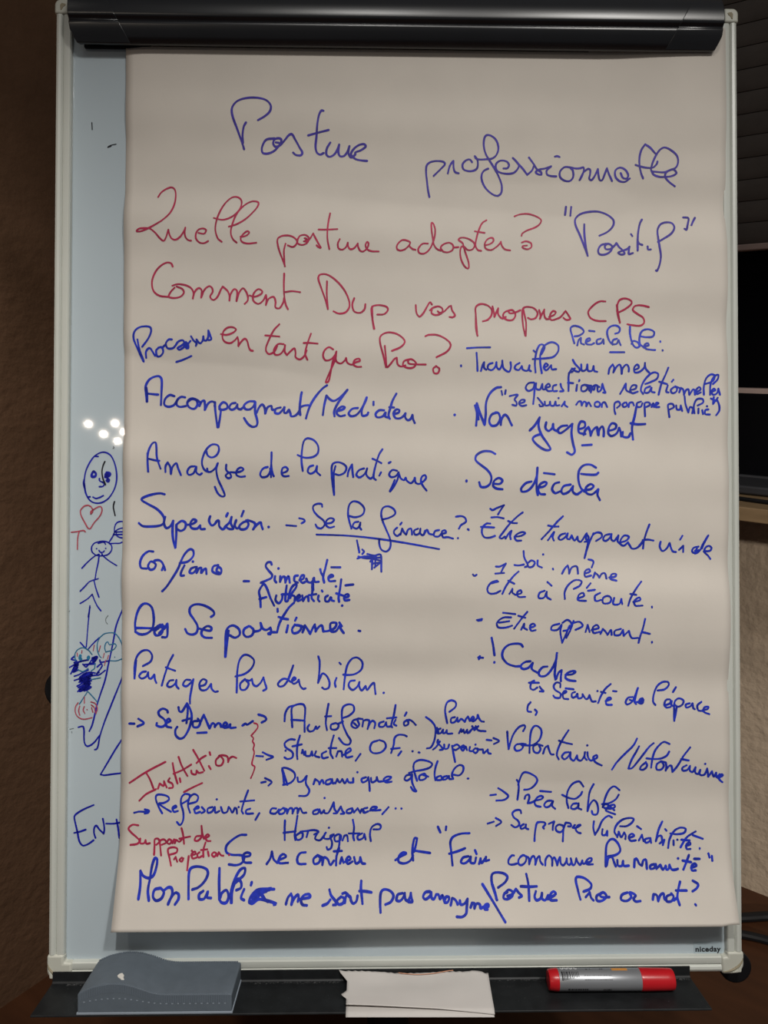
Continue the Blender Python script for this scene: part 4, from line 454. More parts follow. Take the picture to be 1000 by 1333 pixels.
('blue handwriting reading "! Cadre"', 'blue', "244:816 -1789 863 -1792;244:831 -1776 823 -1805;244:949 -1586 965 -1664 981 -1766;244:980 -1836 980 -1842;244:1268 -1677 1248 -1652 1185 -1646 1114 -1664 1067 -1719 1064 -1789 1114 -1852 1193 -1880 1240 -1880;244:1350 -1829 1295 -1837 1252 -1876 1271 -1907 1326 -1899 1373 -1845;244:1373 -1845 1365 -1907 1420 -1946;244:1523 -1884 1476 -1892 1436 -1946 1452 -1981 1507 -1978 1562 -1923 1610 -1822 1618 -1743;244:1618 -1743 1610 -1853 1601 -1962 1609 -2017;244:1617 -2009 1641 -1947 1672 -1923;244:1672 -1923 1664 -1994 1664 -2033;244:1712 -1970 1783 -1963 1814 -1939 1783 -1931 1727 -1955 1712 -2002 1751 -2025 1814 -2033"),
('blue handwriting reading "Sécurité de l’espace"', 'blue', "206:1334 -2048 1436 -2048;206:1389 -2027 1349 -2048;206:1357 -2048 1349 -2102 1381 -2118 1420 -2095;206:1444 -2087 1459 -2110 1483 -2134 1444 -2134;206:1656 -2095 1656 -2056 1617 -2048 1589 -2079 1601 -2119 1656 -2158 1648 -2197 1601 -2197 1582 -2178;206:1672 -2166 1719 -2142 1703 -2131 1680 -2158 1687 -2205 1735 -2213;206:1711 -2106 1793 -2116;206:1806 -2143 1774 -2158 1777 -2197 1814 -2189;206:1814 -2189 1829 -2158 1837 -2205 1877 -2197 1884 -2166;206:1884 -2166 1916 -2213 1940 -2205 1955 -2174;206:1955 -2174 1979 -2237 2018 -2237;206:2039 -2135;206:2176 -2065 2121 -2112 2074 -2182 2042 -2253;206:2074 -2143 2121 -2154;206:2120 -2237 2175 -2213 2160 -2198 2128 -2221 2128 -2268 2183 -2273;206:2199 -2135 2233 -2138;206:1346 -2240 1318 -2274 1314 -2328 1349 -2336;206:1388 -2313 1409 -2337 1396 -2368;206:2394 -2194 2352 -2201 2324 -2244 2338 -2269 2387 -2243 2422 -2180 2453 -2102;206:2453 -2102 2429 -2180 2415 -2243 2429 -2264;206:2366 -2222 2387 -2229;206:2436 -2243 2471 -2243 2499 -2207 2471 -2214 2457 -2250 2492 -2256 2506 -2221;206:2624 -2272 2603 -2241 2610 -2171 2645 -2086 2701 -2041 2757 -2040 2764 -2071 2722 -2114 2652 -2126;206:2837 -2092 2805 -2141;206:2714 -2275 2770 -2254 2777 -2219 2735 -2219 2714 -2268 2735 -2296 2777 -2289;206:2791 -2232 2784 -2268 2804 -2281;206:2811 -2429 2811 -2338 2819 -2239 2861 -2204 2909 -2225 2895 -2267 2846 -2288 2818 -2267;206:2839 -2281 2825 -2365 2811 -2422;206:2972 -2252 2930 -2267 2937 -2295 2979 -2280 3000 -2252;206:3000 -2252 3007 -2301 3021 -2311;206:3091 -2238 3049 -2273 3056 -2322 3098 -2329;206:3098 -2322 3154 -2308 3162 -2287 3119 -2294 3112 -2336 3168 -2361"),
('blue handwriting reading "Se former"', 'blue', "244:-2718 -2447 -2667 -2447;244:-2624 -2397 -2570 -2440 -2636 -2475;244:-2328 -2333 -2336 -2309 -2382 -2294 -2421 -2325 -2413 -2363 -2366 -2402 -2351 -2449 -2389 -2479 -2443 -2464 -2440 -2441;244:-2351 -2441 -2304 -2418 -2320 -2395 -2343 -2418 -2343 -2472 -2296 -2487;244:-2220 -2279 -2212 -2318 -2189 -2325 -2166 -2295 -2135 -2240;244:-2135 -2240 -2104 -2295 -2088 -2364 -2103 -2457 -2134 -2534 -2172 -2588 -2211 -2599 -2250 -2565 -2254 -2511 -2235 -2480;244:-2135 -2240 -2127 -2318 -2142 -2442;244:-2181 -2418 -2111 -2395;244:-2026 -2419 -2073 -2426 -2072 -2480 -2026 -2481 -2003 -2434 -2026 -2396;244:-2003 -2434 -1965 -2357;244:-1965 -2357 -1949 -2396 -1925 -2458 -1910 -2496;244:-1910 -2496 -1879 -2442 -1856 -2458 -1856 -2481;244:-1856 -2481 -1825 -2443 -1802 -2450 -1794 -2481;244:-1778 -2481 -1732 -2458 -1748 -2435 -1771 -2458 -1763 -2489 -1716 -2482;244:-1716 -2482 -1701 -2451 -1701 -2489 -1647 -2487;244:-2033 -2542 -1941 -2538;244:-1577 -2467 -1546 -2447 -1531 -2459 -1472 -2421;244:-1415 -2354 -1353 -2374 -1337 -2406 -1383 -2436"),
('red curly brace', 'red', "153:-1461 -2441 -1430 -2452 -1422 -2483 -1453 -2529 -1491 -2571;153:-1491 -2571 -1468 -2599 -1476 -2630 -1460 -2661 -1471 -2707;153:-1471 -2707 -1460 -2738 -1467 -2784 -1482 -2862 -1454 -2885 -1467 -2939 -1493 -3001"),
('red handwriting reading "Institution"', 'red', "199:-2714 -3044 -2548 -2934 -2351 -2830;199:-2548 -2934 -2509 -3003 -2473 -3096;199:-2611 -3219 -2547 -3157 -2447 -3107;199:-2427 -3101 -2409 -3050;199:-2409 -3050 -2370 -3074 -2366 -3027;199:-2366 -3027 -2339 -3089;199:-2309 -2997 -2324 -3027 -2285 -3051 -2277 -3089 -2316 -3097;199:-2279 -2843 -2263 -2935 -2231 -3051;199:-2270 -2951 -2178 -2912 -2093 -2859;199:-2208 -2997 -2201 -3036;199:-2220 -2781 -2186 -2874 -2131 -2974;199:-2093 -2921 -2085 -2951 -2047 -2959 -2039 -2921;199:-2039 -2921 -2016 -2944 -1977 -2937;199:-2074 -2712 -2024 -2797 -1962 -2921;199:-2039 -2844 -1993 -2798 -1947 -2771;199:-1916 -2875 -1897 -2906;199:-1909 -2736 -1901 -2764;199:-1816 -2783 -1846 -2821 -1838 -2868 -1792 -2868 -1769 -2822 -1792 -2783 -1816 -2775 -1777 -2768 -1730 -2783 -1722 -2837;199:-1722 -2837 -1707 -2799 -1676 -2783 -1641 -2796;199:-2165 -3136 -2069 -3087 -1984 -3048"),
('blue handwriting reading "Autoformation"', 'blue', "213:-1152 -2423 -1144 -2341 -1110 -2281 -1067 -2265;213:-1075 -2486 -1080 -2375 -1076 -2282 -1024 -2253 -965 -2253 -944 -2290 -950 -2410 -950 -2534;213:-1084 -2409 -1015 -2413 -950 -2418;213:-904 -2461 -921 -2495 -904 -2529 -861 -2521 -836 -2479;213:-836 -2479 -827 -2504 -801 -2479;213:-708 -2248 -725 -2342 -736 -2445 -724 -2516;213:-742 -2376 -682 -2373;213:-639 -2445 -682 -2462 -682 -2505 -630 -2510 -605 -2471 -630 -2445;213:-570 -2394 -502 -2369 -451 -2318 -459 -2266 -511 -2254 -562 -2283 -574 -2360 -562 -2462 -519 -2565 -484 -2625 -501 -2664 -553 -2659 -604 -2599;213:-613 -2454 -562 -2428;213:-416 -2403 -459 -2420 -476 -2471 -433 -2497 -399 -2463 -416 -2403 -365 -2403;213:-450 -2446 -425 -2471;213:-365 -2480 -356 -2420;213:-356 -2420 -322 -2412 -296 -2421 -313 -2506;213:-313 -2506 -288 -2446 -262 -2421 -236 -2446 -245 -2498;213:-150 -2430 -193 -2447 -193 -2481 -150 -2481 -125 -2438;213:-125 -2438 -116 -2481 -82 -2481;213:-30 -2262 -47 -2362 -73 -2464 -64 -2490;213:-116 -2396 -22 -2387;213:-30 -2413 -47 -2456 -21 -2473;213:81 -2336 64 -2370;213:90 -2413 56 -2439 64 -2473 99 -2456 99 -2413 133 -2422 176 -2465"),
('blue handwriting reading "Structure, OF"', 'blue', "206:-1439 -2777 -1371 -2782;206:-1374 -2741 -1320 -2769 -1269 -2788 -1335 -2816;213:-1143 -2725;213:-1049 -2614 -1100 -2611 -1151 -2648 -1143 -2690 -1074 -2742 -1074 -2793 -1125 -2810 -1154 -2793;213:-998 -2572 -1023 -2665 -1028 -2768 -1023 -2810;213:-1074 -2682 -980 -2662;213:-980 -2751 -972 -2717;213:-972 -2717 -954 -2768;213:-943 -2734 -937 -2776 -895 -2777 -878 -2734;213:-878 -2734 -869 -2777;213:-835 -2734 -847 -2777 -801 -2794;213:-732 -2735 -775 -2760 -766 -2803 -715 -2794;213:-656 -2573 -681 -2667 -689 -2752 -664 -2803;213:-707 -2701 -630 -2701;213:-630 -2786 -613 -2735;213:-613 -2735 -578 -2735 -570 -2787;213:-553 -2770 -484 -2727 -493 -2702 -535 -2736 -527 -2795 -467 -2787;213:-385 -2762 -433 -2830;213:-210 -2626 -270 -2651 -287 -2719 -253 -2754 -176 -2746 -128 -2694 -141 -2643 -193 -2621;213:-73 -2754 -47 -2669 -38 -2601 -4 -2570 56 -2570 85 -2584;213:-73 -2712 13 -2704;213:30 -2738 -1 -2780;213:145 -2738;213:206 -2749 216 -2752"),
('blue handwriting reading "Dynamique global."', 'blue', "206:-1389 -3047 -1342 -3037;206:-1350 -3001 -1283 -3040 -1314 -3076;213:-1158 -3056 -1167 -2971 -1176 -2903 -1125 -2903 -1056 -2946 -1048 -2997 -1090 -3048 -1167 -3070;213:-1176 -2903 -1124 -3070;213:-1022 -2997 -1013 -3040 -971 -3032 -928 -2981;213:-928 -2981 -937 -3057 -902 -3126 -928 -3177 -1004 -3181;213:-860 -3066 -843 -3015;213:-843 -3015 -808 -3041 -800 -3067;213:-800 -3067 -774 -3024 -757 -3058;213:-689 -3016 -732 -3033 -731 -3067 -689 -3059 -672 -3016;213:-672 -3016 -663 -3059 -637 -3050;213:-637 -3059 -620 -3016;213:-620 -3016 -595 -3051 -569 -3017;213:-569 -3017 -543 -3059 -518 -3017;213:-518 -3017 -501 -3051 -458 -3051;213:-458 -3009 -458 -3051;213:-415 -2949;213:-329 -3001 -372 -3018 -364 -3052 -321 -3035 -304 -3001;213:-304 -3001 -295 -3060 -290 -3137;213:-278 -3009 -269 -3052 -227 -3035 -218 -3001;213:-218 -3001 -201 -3044 -167 -3044;213:-158 -3044 -98 -3027 -72 -3002 -115 -2997 -149 -3027 -124 -3053 -69 -3048;213:129 -2979 85 -2985 63 -3022 85 -3038 123 -3016 141 -2973;213:141 -2973 141 -3053 166 -3115 185 -3146 154 -3138 129 -3103;213:191 -3041 172 -2979 154 -2904 166 -2855 216 -2828 291 -2837 345 -2868 322 -2905 247 -2930 172 -2942 110 -2960;213:247 -2973 216 -2992 216 -3029 254 -3031 285 -3004 266 -2969 247 -2979 304 -2998;213:400 -2841 379 -2905 370 -2980 379 -3036;213:379 -3036 397 -3005 435 -2993 441 -3030 397 -3036;213:497 -2993 460 -3005 454 -3030 491 -3024 516 -2993;213:516 -2993 522 -3024 560 -3024;213:560 -3024 547 -2981 572 -2919 622 -2882 660 -2894 660 -2944 622 -2987 566 -2981;213:708 -3021 715 -3021"),
('blue handwriting reading "Passer au max supérieur"', 'blue', "206:278 -2383 335 -2427 372 -2483 375 -2570 360 -2644 328 -2700 291 -2709;206:495 -2446 479 -2371 472 -2309 491 -2240 535 -2216 579 -2234 579 -2278 516 -2330;206:572 -2384 535 -2396 535 -2440 572 -2434 598 -2390;206:598 -2390 604 -2434 635 -2403 654 -2415 673 -2434;206:673 -2434 685 -2403 704 -2378;206:704 -2378 725 -2424;206:729 -2415 767 -2397 754 -2378 735 -2409 760 -2428 798 -2397;206:798 -2397 804 -2360 817 -2397 842 -2428 867 -2432;206:428 -2502 397 -2520 391 -2551 429 -2551 454 -2514;206:454 -2514 454 -2551 479 -2545 491 -2520;206:491 -2520 497 -2555 547 -2555;206:391 -2495 407 -2545;206:616 -2552 635 -2508;206:635 -2508 641 -2540 660 -2515;206:660 -2515 673 -2552 698 -2515;206:698 -2515 704 -2552 735 -2521;206:748 -2478 773 -2521;206:723 -2546 748 -2509 785 -2490 811 -2484;206:785 -2478 811 -2522 886 -2532;206:811 -2478 779 -2515;206:403 -2620 397 -2651 435 -2688 454 -2719 422 -2725;206:422 -2638 385 -2694 353 -2721;206:466 -2670 472 -2713 504 -2707 516 -2670;206:547 -2682 560 -2757 579 -2850;206:554 -2689 597 -2670 623 -2695 585 -2726 560 -2720;206:635 -2708 673 -2689 660 -2677 635 -2701 660 -2733 685 -2689 698 -2726;206:729 -2695 723 -2733 748 -2739;206:785 -2671;206:785 -2708 760 -2733 785 -2758 810 -2733 798 -2708 823 -2721 861 -2721;206:861 -2721 867 -2758 886 -2746 911 -2721;206:911 -2721 917 -2758 942 -2765"),
('blue handwriting reading "Volontaire / Volontarisme"', 'blue', "206:898 -2621 948 -2628;206:967 -2603 1026 -2634 973 -2665;213:1107 -2536 1113 -2618 1123 -2718;213:1123 -2718 1143 -2645 1170 -2566 1224 -2493 1277 -2471 1290 -2487 1270 -2533;213:1243 -2665 1203 -2672 1183 -2705 1203 -2735 1250 -2725 1270 -2692 1250 -2665 1297 -2669;213:1337 -2758 1339 -2659 1350 -2540 1377 -2487 1410 -2480 1451 -2514 1457 -2567 1430 -2633 1363 -2679 1283 -2679;213:1417 -2666 1377 -2692 1383 -2745 1423 -2759 1450 -2719 1430 -2673 1470 -2686;213:1477 -2765 1497 -2706 1524 -2686;213:1524 -2686 1537 -2726 1557 -2772 1584 -2776;213:1735 -2528 1684 -2607 1637 -2700 1617 -2779 1637 -2826;213:1637 -2634 1697 -2654 1771 -2671;213:1737 -2753 1697 -2760 1670 -2799 1697 -2826 1744 -2786 1757 -2753;213:1757 -2753 1757 -2813 1791 -2840 1824 -2787;213:1824 -2787 1831 -2827 1864 -2840 1898 -2794 1905 -2754;213:1905 -2754 1904 -2807 1924 -2834;213:1929 -2684;213:1931 -2754 1938 -2807 1965 -2840 1998 -2827 2032 -2807 2025 -2784 1991 -2807 2011 -2854 2078 -2891;213:2434 -2614 2399 -2682 2315 -2767 2231 -2858 2184 -2933;213:2455 -2692 2420 -2759 2378 -2836 2350 -2921;213:2350 -2921 2385 -2917 2441 -2850 2504 -2765 2559 -2694 2601 -2658;213:2524 -2856 2482 -2891 2468 -2926 2503 -2930 2538 -2890 2524 -2851;213:2579 -2907 2587 -2834 2608 -2749 2650 -2686 2706 -2643 2761 -2664;213:2531 -2813 2608 -2819 2677 -2812 2733 -2783 2758 -2741;213:2677 -2840 2635 -2875 2635 -2924 2677 -2928 2705 -2888 2684 -2844;213:2684 -2844 2725 -2853;213:2725 -2853 2732 -2902 2725 -2937;213:2725 -2937 2760 -2888 2781 -2887 2795 -2950;213:2795 -2950 2843 -2887 2900 -2788 2970 -2697;213:2879 -2816 2955 -2830;213:2934 -2879 2892 -2907 2899 -2935 2941 -2928 2969 -2886;213:2969 -2886 2969 -2935 2997 -2948 3025 -2899;213:3025 -2899 3024 -2955 3052 -2969 3074 -2927;213:3074 -2927 3073 -2976 3116 -2976 3144 -2913;213:3144 -2913 3151 -2955 3158 -2997;213:3158 -2997 3193 -2941;213:3193 -2941 3214 -2997 3236 -2955;213:3236 -2955 3243 -3004 3271 -2970;213:3123 -2864;213:3257 -3011 3307 -2984 3292 -2970 3264 -3005 3278 -3033 3303 -3054"),
('blue handwriting reading "Réflexivité, connaissance, .."', 'blue', "206:-2661 -3338 -2607 -3326 -2523 -3331;206:-2554 -3304 -2512 -3319 -2523 -3339 -2553 -3345;206:-2379 -3343 -2415 -3281 -2446 -3204 -2439 -3166 -2385 -3161 -2323 -3182 -2315 -3212 -2369 -3243 -2415 -3247 -2369 -3282 -2291 -3328;206:-2276 -3297 -2238 -3282 -2246 -3267 -2276 -3290 -2261 -3328 -2222 -3321;206:-2184 -3252 -2115 -3206 -2107 -3167 -2154 -3156 -2189 -3190 -2192 -3252 -2168 -3329 -2168 -3414 -2198 -3460 -2229 -3429;206:-2099 -3337 -2122 -3267 -2107 -3190 -2061 -3157 -2022 -3183 -2037 -3229 -2114 -3252;206:-2060 -3306 -2014 -3291 -2022 -3276 -2053 -3299 -2045 -3342 -1998 -3330;206:-1983 -3284 -1952 -3322 -1983 -3342;206:-1875 -3284 -1921 -3299 -1921 -3338 -1882 -3330 -1852 -3284;206:-1852 -3284 -1844 -3338 -1805 -3323;206:-1834 -3210;206:-1790 -3285 -1767 -3339 -1728 -3331 -1713 -3285;206:-1713 -3285 -1697 -3301 -1674 -3339 -1651 -3293;206:-1651 -3293 -1635 -3301 -1627 -3347;206:-1612 -3286;206:-1520 -3124 -1551 -3209 -1581 -3317 -1566 -3348;206:-1597 -3232 -1458 -3222;206:-1496 -3302 -1535 -3317 -1535 -3348 -1465 -3348;206:-1403 -3345 -1441 -3410;206:-1234 -3302 -1278 -3302 -1292 -3342 -1242 -3350 -1207 -3311;206:-1171 -3302 -1207 -3329 -1198 -3355 -1153 -3343 -1148 -3308 -1171 -3297 -1127 -3308;206:-1127 -3308 -1123 -3350;206:-1123 -3350 -1100 -3303 -1073 -3303 -1069 -3351;206:-1069 -3351 -1046 -3303 -1020 -3303 -1019 -3351;206:-1019 -3351 -993 -3298 -966 -3344 -930 -3344;206:-814 -3313 -859 -3331 -859 -3357 -814 -3352 -797 -3313;206:-797 -3313 -779 -3352 -752 -3322;206:-752 -3322 -743 -3349 -707 -3346 -654 -3246;206:-654 -3246 -645 -3314 -618 -3350 -654 -3353;206:-747 -3203;206:-618 -3346 -582 -3288;206:-582 -3288 -564 -3332 -546 -3354 -582 -3359;206:-475 -3306 -520 -3324 -519 -3350 -475 -3347 -466 -3306;206:-466 -3306 -448 -3347;206:-448 -3347 -412 -3306;206:-412 -3306 -385 -3351;206:-385 -3351 -368 -3315 -341 -3348;206:-314 -3302 -359 -3316 -350 -3351 -305 -3337;206:-287 -3330 -233 -3313 -215 -3298 -260 -3295 -283 -3325 -242 -3330 -180 -3325;206:-99 -3299 -162 -3366;206:-27 -3312;206:32 -3314"),
('blue handwriting reading "Horizontal"', 'blue', "213:-1144 -3418 -1147 -3507 -1146 -3614;213:-1019 -3374 -1033 -3472 -1045 -3560 -1039 -3615;213:-1158 -3542 -1037 -3528;213:-992 -3543 -1036 -3577 -1018 -3615 -974 -3598 -965 -3552 -992 -3534 -930 -3526 -850 -3517 -805 -3535 -849 -3561;213:-912 -3534 -926 -3586;213:-814 -3540 -840 -3604 -795 -3621 -760 -3587 -733 -3544;213:-701 -3495;213:-742 -3553 -751 -3599 -697 -3605 -653 -3562;213:-653 -3562 -689 -3579 -670 -3639 -679 -3697 -714 -3713 -723 -3689;213:-608 -3562 -644 -3588 -635 -3631 -590 -3622 -581 -3576 -608 -3562;213:-590 -3580 -599 -3681 -611 -3714;213:-563 -3623 -546 -3577;213:-546 -3577 -519 -3572 -510 -3631;213:-460 -3418 -448 -3493 -456 -3581 -447 -3623;213:-501 -3554 -394 -3555;213:-367 -3555 -412 -3581 -403 -3618 -358 -3602 -344 -3561;213:-344 -3561 -331 -3615;213:-278 -3633 -287 -3564 -269 -3494 -215 -3462 -179 -3477 -188 -3512 -251 -3515"),
('blue handwriting reading "Se recontrer"', 'blue', "244:-1533 -3560 -1595 -3563 -1679 -3614 -1732 -3672 -1729 -3730 -1675 -3754 -1582 -3759 -1550 -3780 -1571 -3829 -1624 -3849 -1701 -3842;244:-1558 -3773 -1497 -3766 -1490 -3745 -1529 -3735 -1566 -3766 -1549 -3822 -1479 -3829;244:-1323 -3842 -1289 -3791 -1274 -3727;244:-1274 -3727 -1254 -3800 -1217 -3832;244:-1209 -3808 -1130 -3776 -1158 -3752 -1192 -3776 -1200 -3832 -1111 -3833;244:-936 -3737 -989 -3745 -1018 -3793 -1005 -3841 -934 -3845;244:-820 -3770 -855 -3802 -845 -3845 -801 -3834 -788 -3791 -820 -3762 -766 -3786;244:-766 -3786 -765 -3855;244:-765 -3855 -749 -3787 -713 -3803 -685 -3856 -650 -3819;244:-598 -3698 -624 -3779 -627 -3859;244:-651 -3730 -571 -3727;244:-588 -3844 -571 -3788;244:-571 -3788 -553 -3836;244:-535 -3828 -482 -3804 -500 -3780 -526 -3812 -508 -3847 -464 -3828;244:-446 -3788 -428 -3845 -393 -3829 -384 -3789;244:-384 -3789 -366 -3842 -336 -3848"),
('blue handwriting reading "et Faire commune humanité"', 'blue', "244:-29 -3817 25 -3782 80 -3755 49 -3744 10 -3775 2 -3831 56 -3848 118 -3825 149 -3776;244:190 -3610 166 -3606 150 -3662 142 -3748 149 -3821;244:190 -3610 178 -3676 158 -3741;244:150 -3726 212 -3737 321 -3753;244:401 -3495 426 -3552;244:486 -3495 482 -3529;244:721 -3564 635 -3568 556 -3598 528 -3649 535 -3736 546 -3869;244:515 -3761 601 -3739 676 -3711;244:708 -3787 654 -3800 632 -3842 668 -3852 715 -3822 732 -3791;244:732 -3791 730 -3843 769 -3850 786 -3801;244:777 -3730 792 -3766;244:815 -3857 832 -3808;244:832 -3808 839 -3850 863 -3830 887 -3795;244:887 -3795 878 -3830 917 -3823;206:1172 -3783 1150 -3783 1116 -3822 1116 -3858 1146 -3867 1197 -3858;206:1251 -3786 1219 -3818 1215 -3858 1242 -3872 1284 -3845 1296 -3800 1267 -3781 1236 -3795;206:1297 -3791 1321 -3809 1323 -3864;206:1323 -3864 1347 -3805 1373 -3789 1386 -3828 1384 -3868;206:1384 -3868 1407 -3810 1432 -3790 1436 -3837 1460 -3869;206:1485 -3874 1493 -3819 1525 -3785 1550 -3802 1558 -3838 1555 -3878;206:1555 -3878 1564 -3820 1580 -3802 1598 -3838 1606 -3874;206:1606 -3874 1625 -3820 1641 -3797 1643 -3857 1667 -3875 1694 -3848 1706 -3812;206:1706 -3812 1709 -3857 1728 -3871 1750 -3848 1747 -3812;206:1747 -3812 1763 -3871 1784 -3866 1803 -3812;206:1803 -3812 1816 -3849 1839 -3871 1863 -3831;206:1863 -3831 1870 -3862 1896 -3854 1948 -3840 1960 -3813 1930 -3813 1897 -3849 1916 -3867 1967 -3866;244:2097 -3885 2105 -3788 2119 -3687 2160 -3636 2199 -3636 2243 -3687 2252 -3744 2206 -3780 2128 -3795;244:2106 -3878 2130 -3809 2166 -3802 2185 -3851 2198 -3885;244:2218 -3829 2222 -3878 2261 -3878 2276 -3836;244:2276 -3836 2279 -3878 2330 -3878;244:2383 -3891 2392 -3821;244:2392 -3821 2413 -3814 2439 -3863 2461 -3876;244:2461 -3876 2481 -3827 2505 -3820 2509 -3862 2508 -3904;244:2586 -3861 2546 -3876 2543 -3903 2583 -3896 2601 -3861;244:2601 -3861 2605 -3903;244:2605 -3903 2647 -3867;244:2647 -3867 2666 -3909 2691 -3888 2700 -3874;244:2700 -3874 2704 -3909 2728 -3901 2739 -3866;244:2739 -3866 2758 -3908 2797 -3908 2820 -3901;244:2829 -3806;244:2940 -3773 2911 -3837 2874 -3907;244:2873 -3826 2957 -3839;244:2991 -3808 3045 -3808;244:2952 -3893 3008 -3872 2994 -3853 2962 -3872 2958 -3914 2996 -3914;244:3138 -3758 3147 -3794;244:3172 -3782 3173 -3825"),
('blue handwriting reading "Préalable"', 'blue', "213:941 -3193 997 -3187;213:1022 -3123 1078 -3159 1124 -3204 1083 -3240 1002 -3247;213:1211 -3038 1228 -3069 1231 -3129 1218 -3240;213:1226 -3089 1247 -3018 1272 -2968 1303 -2958 1359 -2978 1410 -3014 1420 -3054 1379 -3110 1333 -3135 1287 -3140;213:1292 -3231 1303 -3200 1333 -3190 1340 -3221 1323 -3276;213:1323 -3276 1359 -3271 1399 -3251 1461 -3237 1481 -3216 1456 -3203 1415 -3226 1394 -3272 1410 -3302 1455 -3312;213:1451 -3153 1512 -3159 1563 -3163;213:1568 -3252 1522 -3257 1491 -3297 1512 -3318 1552 -3303 1583 -3257;213:1583 -3257 1573 -3303 1603 -3333;213:1740 -3327 1724 -3257 1732 -3164 1780 -3086 1851 -3058 1895 -3110;213:1677 -3194 1748 -3226 1811 -3234 1866 -3195 1882 -3164;213:1826 -3281 1787 -3288 1767 -3327 1803 -3338 1842 -3312 1845 -3281;213:1845 -3281 1842 -3327 1873 -3343;213:2000 -3087 1960 -3165 1944 -3274 1936 -3359;213:1936 -3359 1960 -3297 2000 -3250 2031 -3274 2046 -3344 2031 -3391 1991 -3390 1980 -3359;213:2266 -3149 2211 -3110 2157 -3149 2117 -3235 2093 -3321;213:2086 -3290 2156 -3282 2227 -3242 2258 -3196;213:2109 -3329 2172 -3336 2218 -3320 2211 -3297 2156 -3313 2125 -3352 2171 -3375 2218 -3390;213:2093 -3321 2117 -3290 2156 -3305 2211 -3351"),
('blue handwriting reading "Sa propre vulnérabilité."', 'blue', "213:909 -3470 971 -3452;213:992 -3416 1049 -3455 995 -3494;213:1253 -3371 1245 -3344 1198 -3344 1164 -3370 1175 -3409 1222 -3448 1230 -3487 1190 -3510 1151 -3487;213:1277 -3480 1245 -3503 1253 -3526 1292 -3511 1300 -3484;213:1300 -3484 1300 -3519 1324 -3531;213:1385 -3647 1389 -3588 1398 -3527 1414 -3469 1441 -3461 1488 -3465 1500 -3481 1476 -3512 1484 -3527;213:1535 -3480 1567 -3466 1590 -3457;213:1590 -3457 1578 -3497 1574 -3540;213:1677 -3497 1637 -3489 1606 -3513 1614 -3551 1653 -3563 1684 -3532 1681 -3501;213:1708 -3470 1684 -3536 1679 -3597 1674 -3652;213:1708 -3470 1755 -3479 1763 -3506 1732 -3506;213:1779 -3521 1806 -3490 1783 -3518 1810 -3522 1849 -3506 1861 -3495 1834 -3498 1810 -3537 1833 -3568 1860 -3575;213:1999 -3460 1991 -3523 2005 -3591;213:2005 -3591 2046 -3531 2085 -3453 2148 -3406 2184 -3422;213:2085 -3538 2079 -3591 2115 -3591 2132 -3554;213:2132 -3554 2130 -3599;213:2224 -3598 2205 -3561 2226 -3499 2288 -3444 2366 -3425 2404 -3435 2381 -3474 2327 -3506 2265 -3507;213:2231 -3613 2248 -3561;213:2248 -3561 2270 -3613 2303 -3568;213:2303 -3568 2317 -3598 2311 -3630;213:2347 -3620 2402 -3597 2380 -3579 2348 -3605 2362 -3645 2416 -3641;213:2435 -3505 2474 -3532;213:2447 -3641 2480 -3588;213:2480 -3588 2493 -3647;213:2548 -3617 2509 -3632 2515 -3662 2555 -3646 2564 -3617;213:2564 -3617 2569 -3661;213:2690 -3454 2651 -3532 2616 -3646;213:2616 -3646 2641 -3601 2673 -3593 2678 -3645 2654 -3667;213:2702 -3630 2684 -3681;213:2716 -3528 2728 -3543;213:2736 -3707 2756 -3621 2805 -3545 2867 -3511 2921 -3521 2905 -3560 2835 -3575 2766 -3569;213:2794 -3636 2792 -3680;213:3021 -3546 2927 -3605 2860 -3701;213:2989 -3582 3089 -3616;213:2872 -3627 2956 -3634;213:2833 -3628;213:2915 -3686 2962 -3671 2955 -3652 2923 -3671 2921 -3715 2959 -3715;213:3053 -3707 3052 -3713"),
('red handwriting reading "Support de Projection"', 'red', "199:-2617 -3462 -2676 -3457 -2717 -3495 -2691 -3534 -2636 -3579 -2604 -3616 -2625 -3645 -2694 -3656;199:-2597 -3594 -2595 -3638 -2557 -3638 -2542 -3609;199:-2542 -3609 -2533 -3643 -2498 -3639;199:-2451 -3747 -2451 -3661 -2450 -3602 -2420 -3595 -2403 -3625 -2433 -3654;199:-2381 -3754 -2393 -3676 -2396 -3617 -2358 -3603 -2334 -3632 -2379 -3654;199:-2312 -3603 -2326 -3632 -2302 -3647 -2280 -3618 -2304 -3600;199:-2272 -3640 -2258 -3603;199:-2258 -3603 -2227 -3611;199:-2183 -3490 -2167 -3559 -2156 -3645;199:-2204 -3596 -2097 -3575;199:-2249 -3640 -2235 -3611 -2203 -3626 -2181 -3604;199:-1989 -3568 -2035 -3575 -2050 -3612 -2019 -3617 -1981 -3575 -1982 -3468;199:-1982 -3468 -1974 -3545 -1957 -3598;199:-1942 -3591 -1904 -3568 -1920 -3553 -1943 -3576 -1926 -3617 -1892 -3620;199:-2276 -3845 -2296 -3776 -2315 -3698 -2270 -3679 -2224 -3691 -2229 -3727 -2290 -3747;199:-2249 -3790 -2235 -3769;199:-2235 -3769 -2217 -3811;199:-2173 -3776 -2195 -3797 -2171 -3811 -2157 -3783;199:-2105 -3763 -2109 -3819 -2112 -3887;199:-2076 -3713;199:-2082 -3756 -2037 -3742 -2045 -3721 -2075 -3742 -2065 -3784 -2027 -3777;199:-1999 -3728 -2021 -3749 -2004 -3777 -1974 -3763;199:-1941 -3635 -1961 -3707 -1958 -3771;199:-1984 -3707 -1923 -3700;199:-1915 -3721 -1905 -3764;199:-1853 -3729 -1875 -3750 -1851 -3771 -1829 -3743 -1853 -3729;199:-1820 -3764 -1806 -3729;199:-1806 -3729 -1782 -3758 -1759 -3762;199:-1702 -3755"),
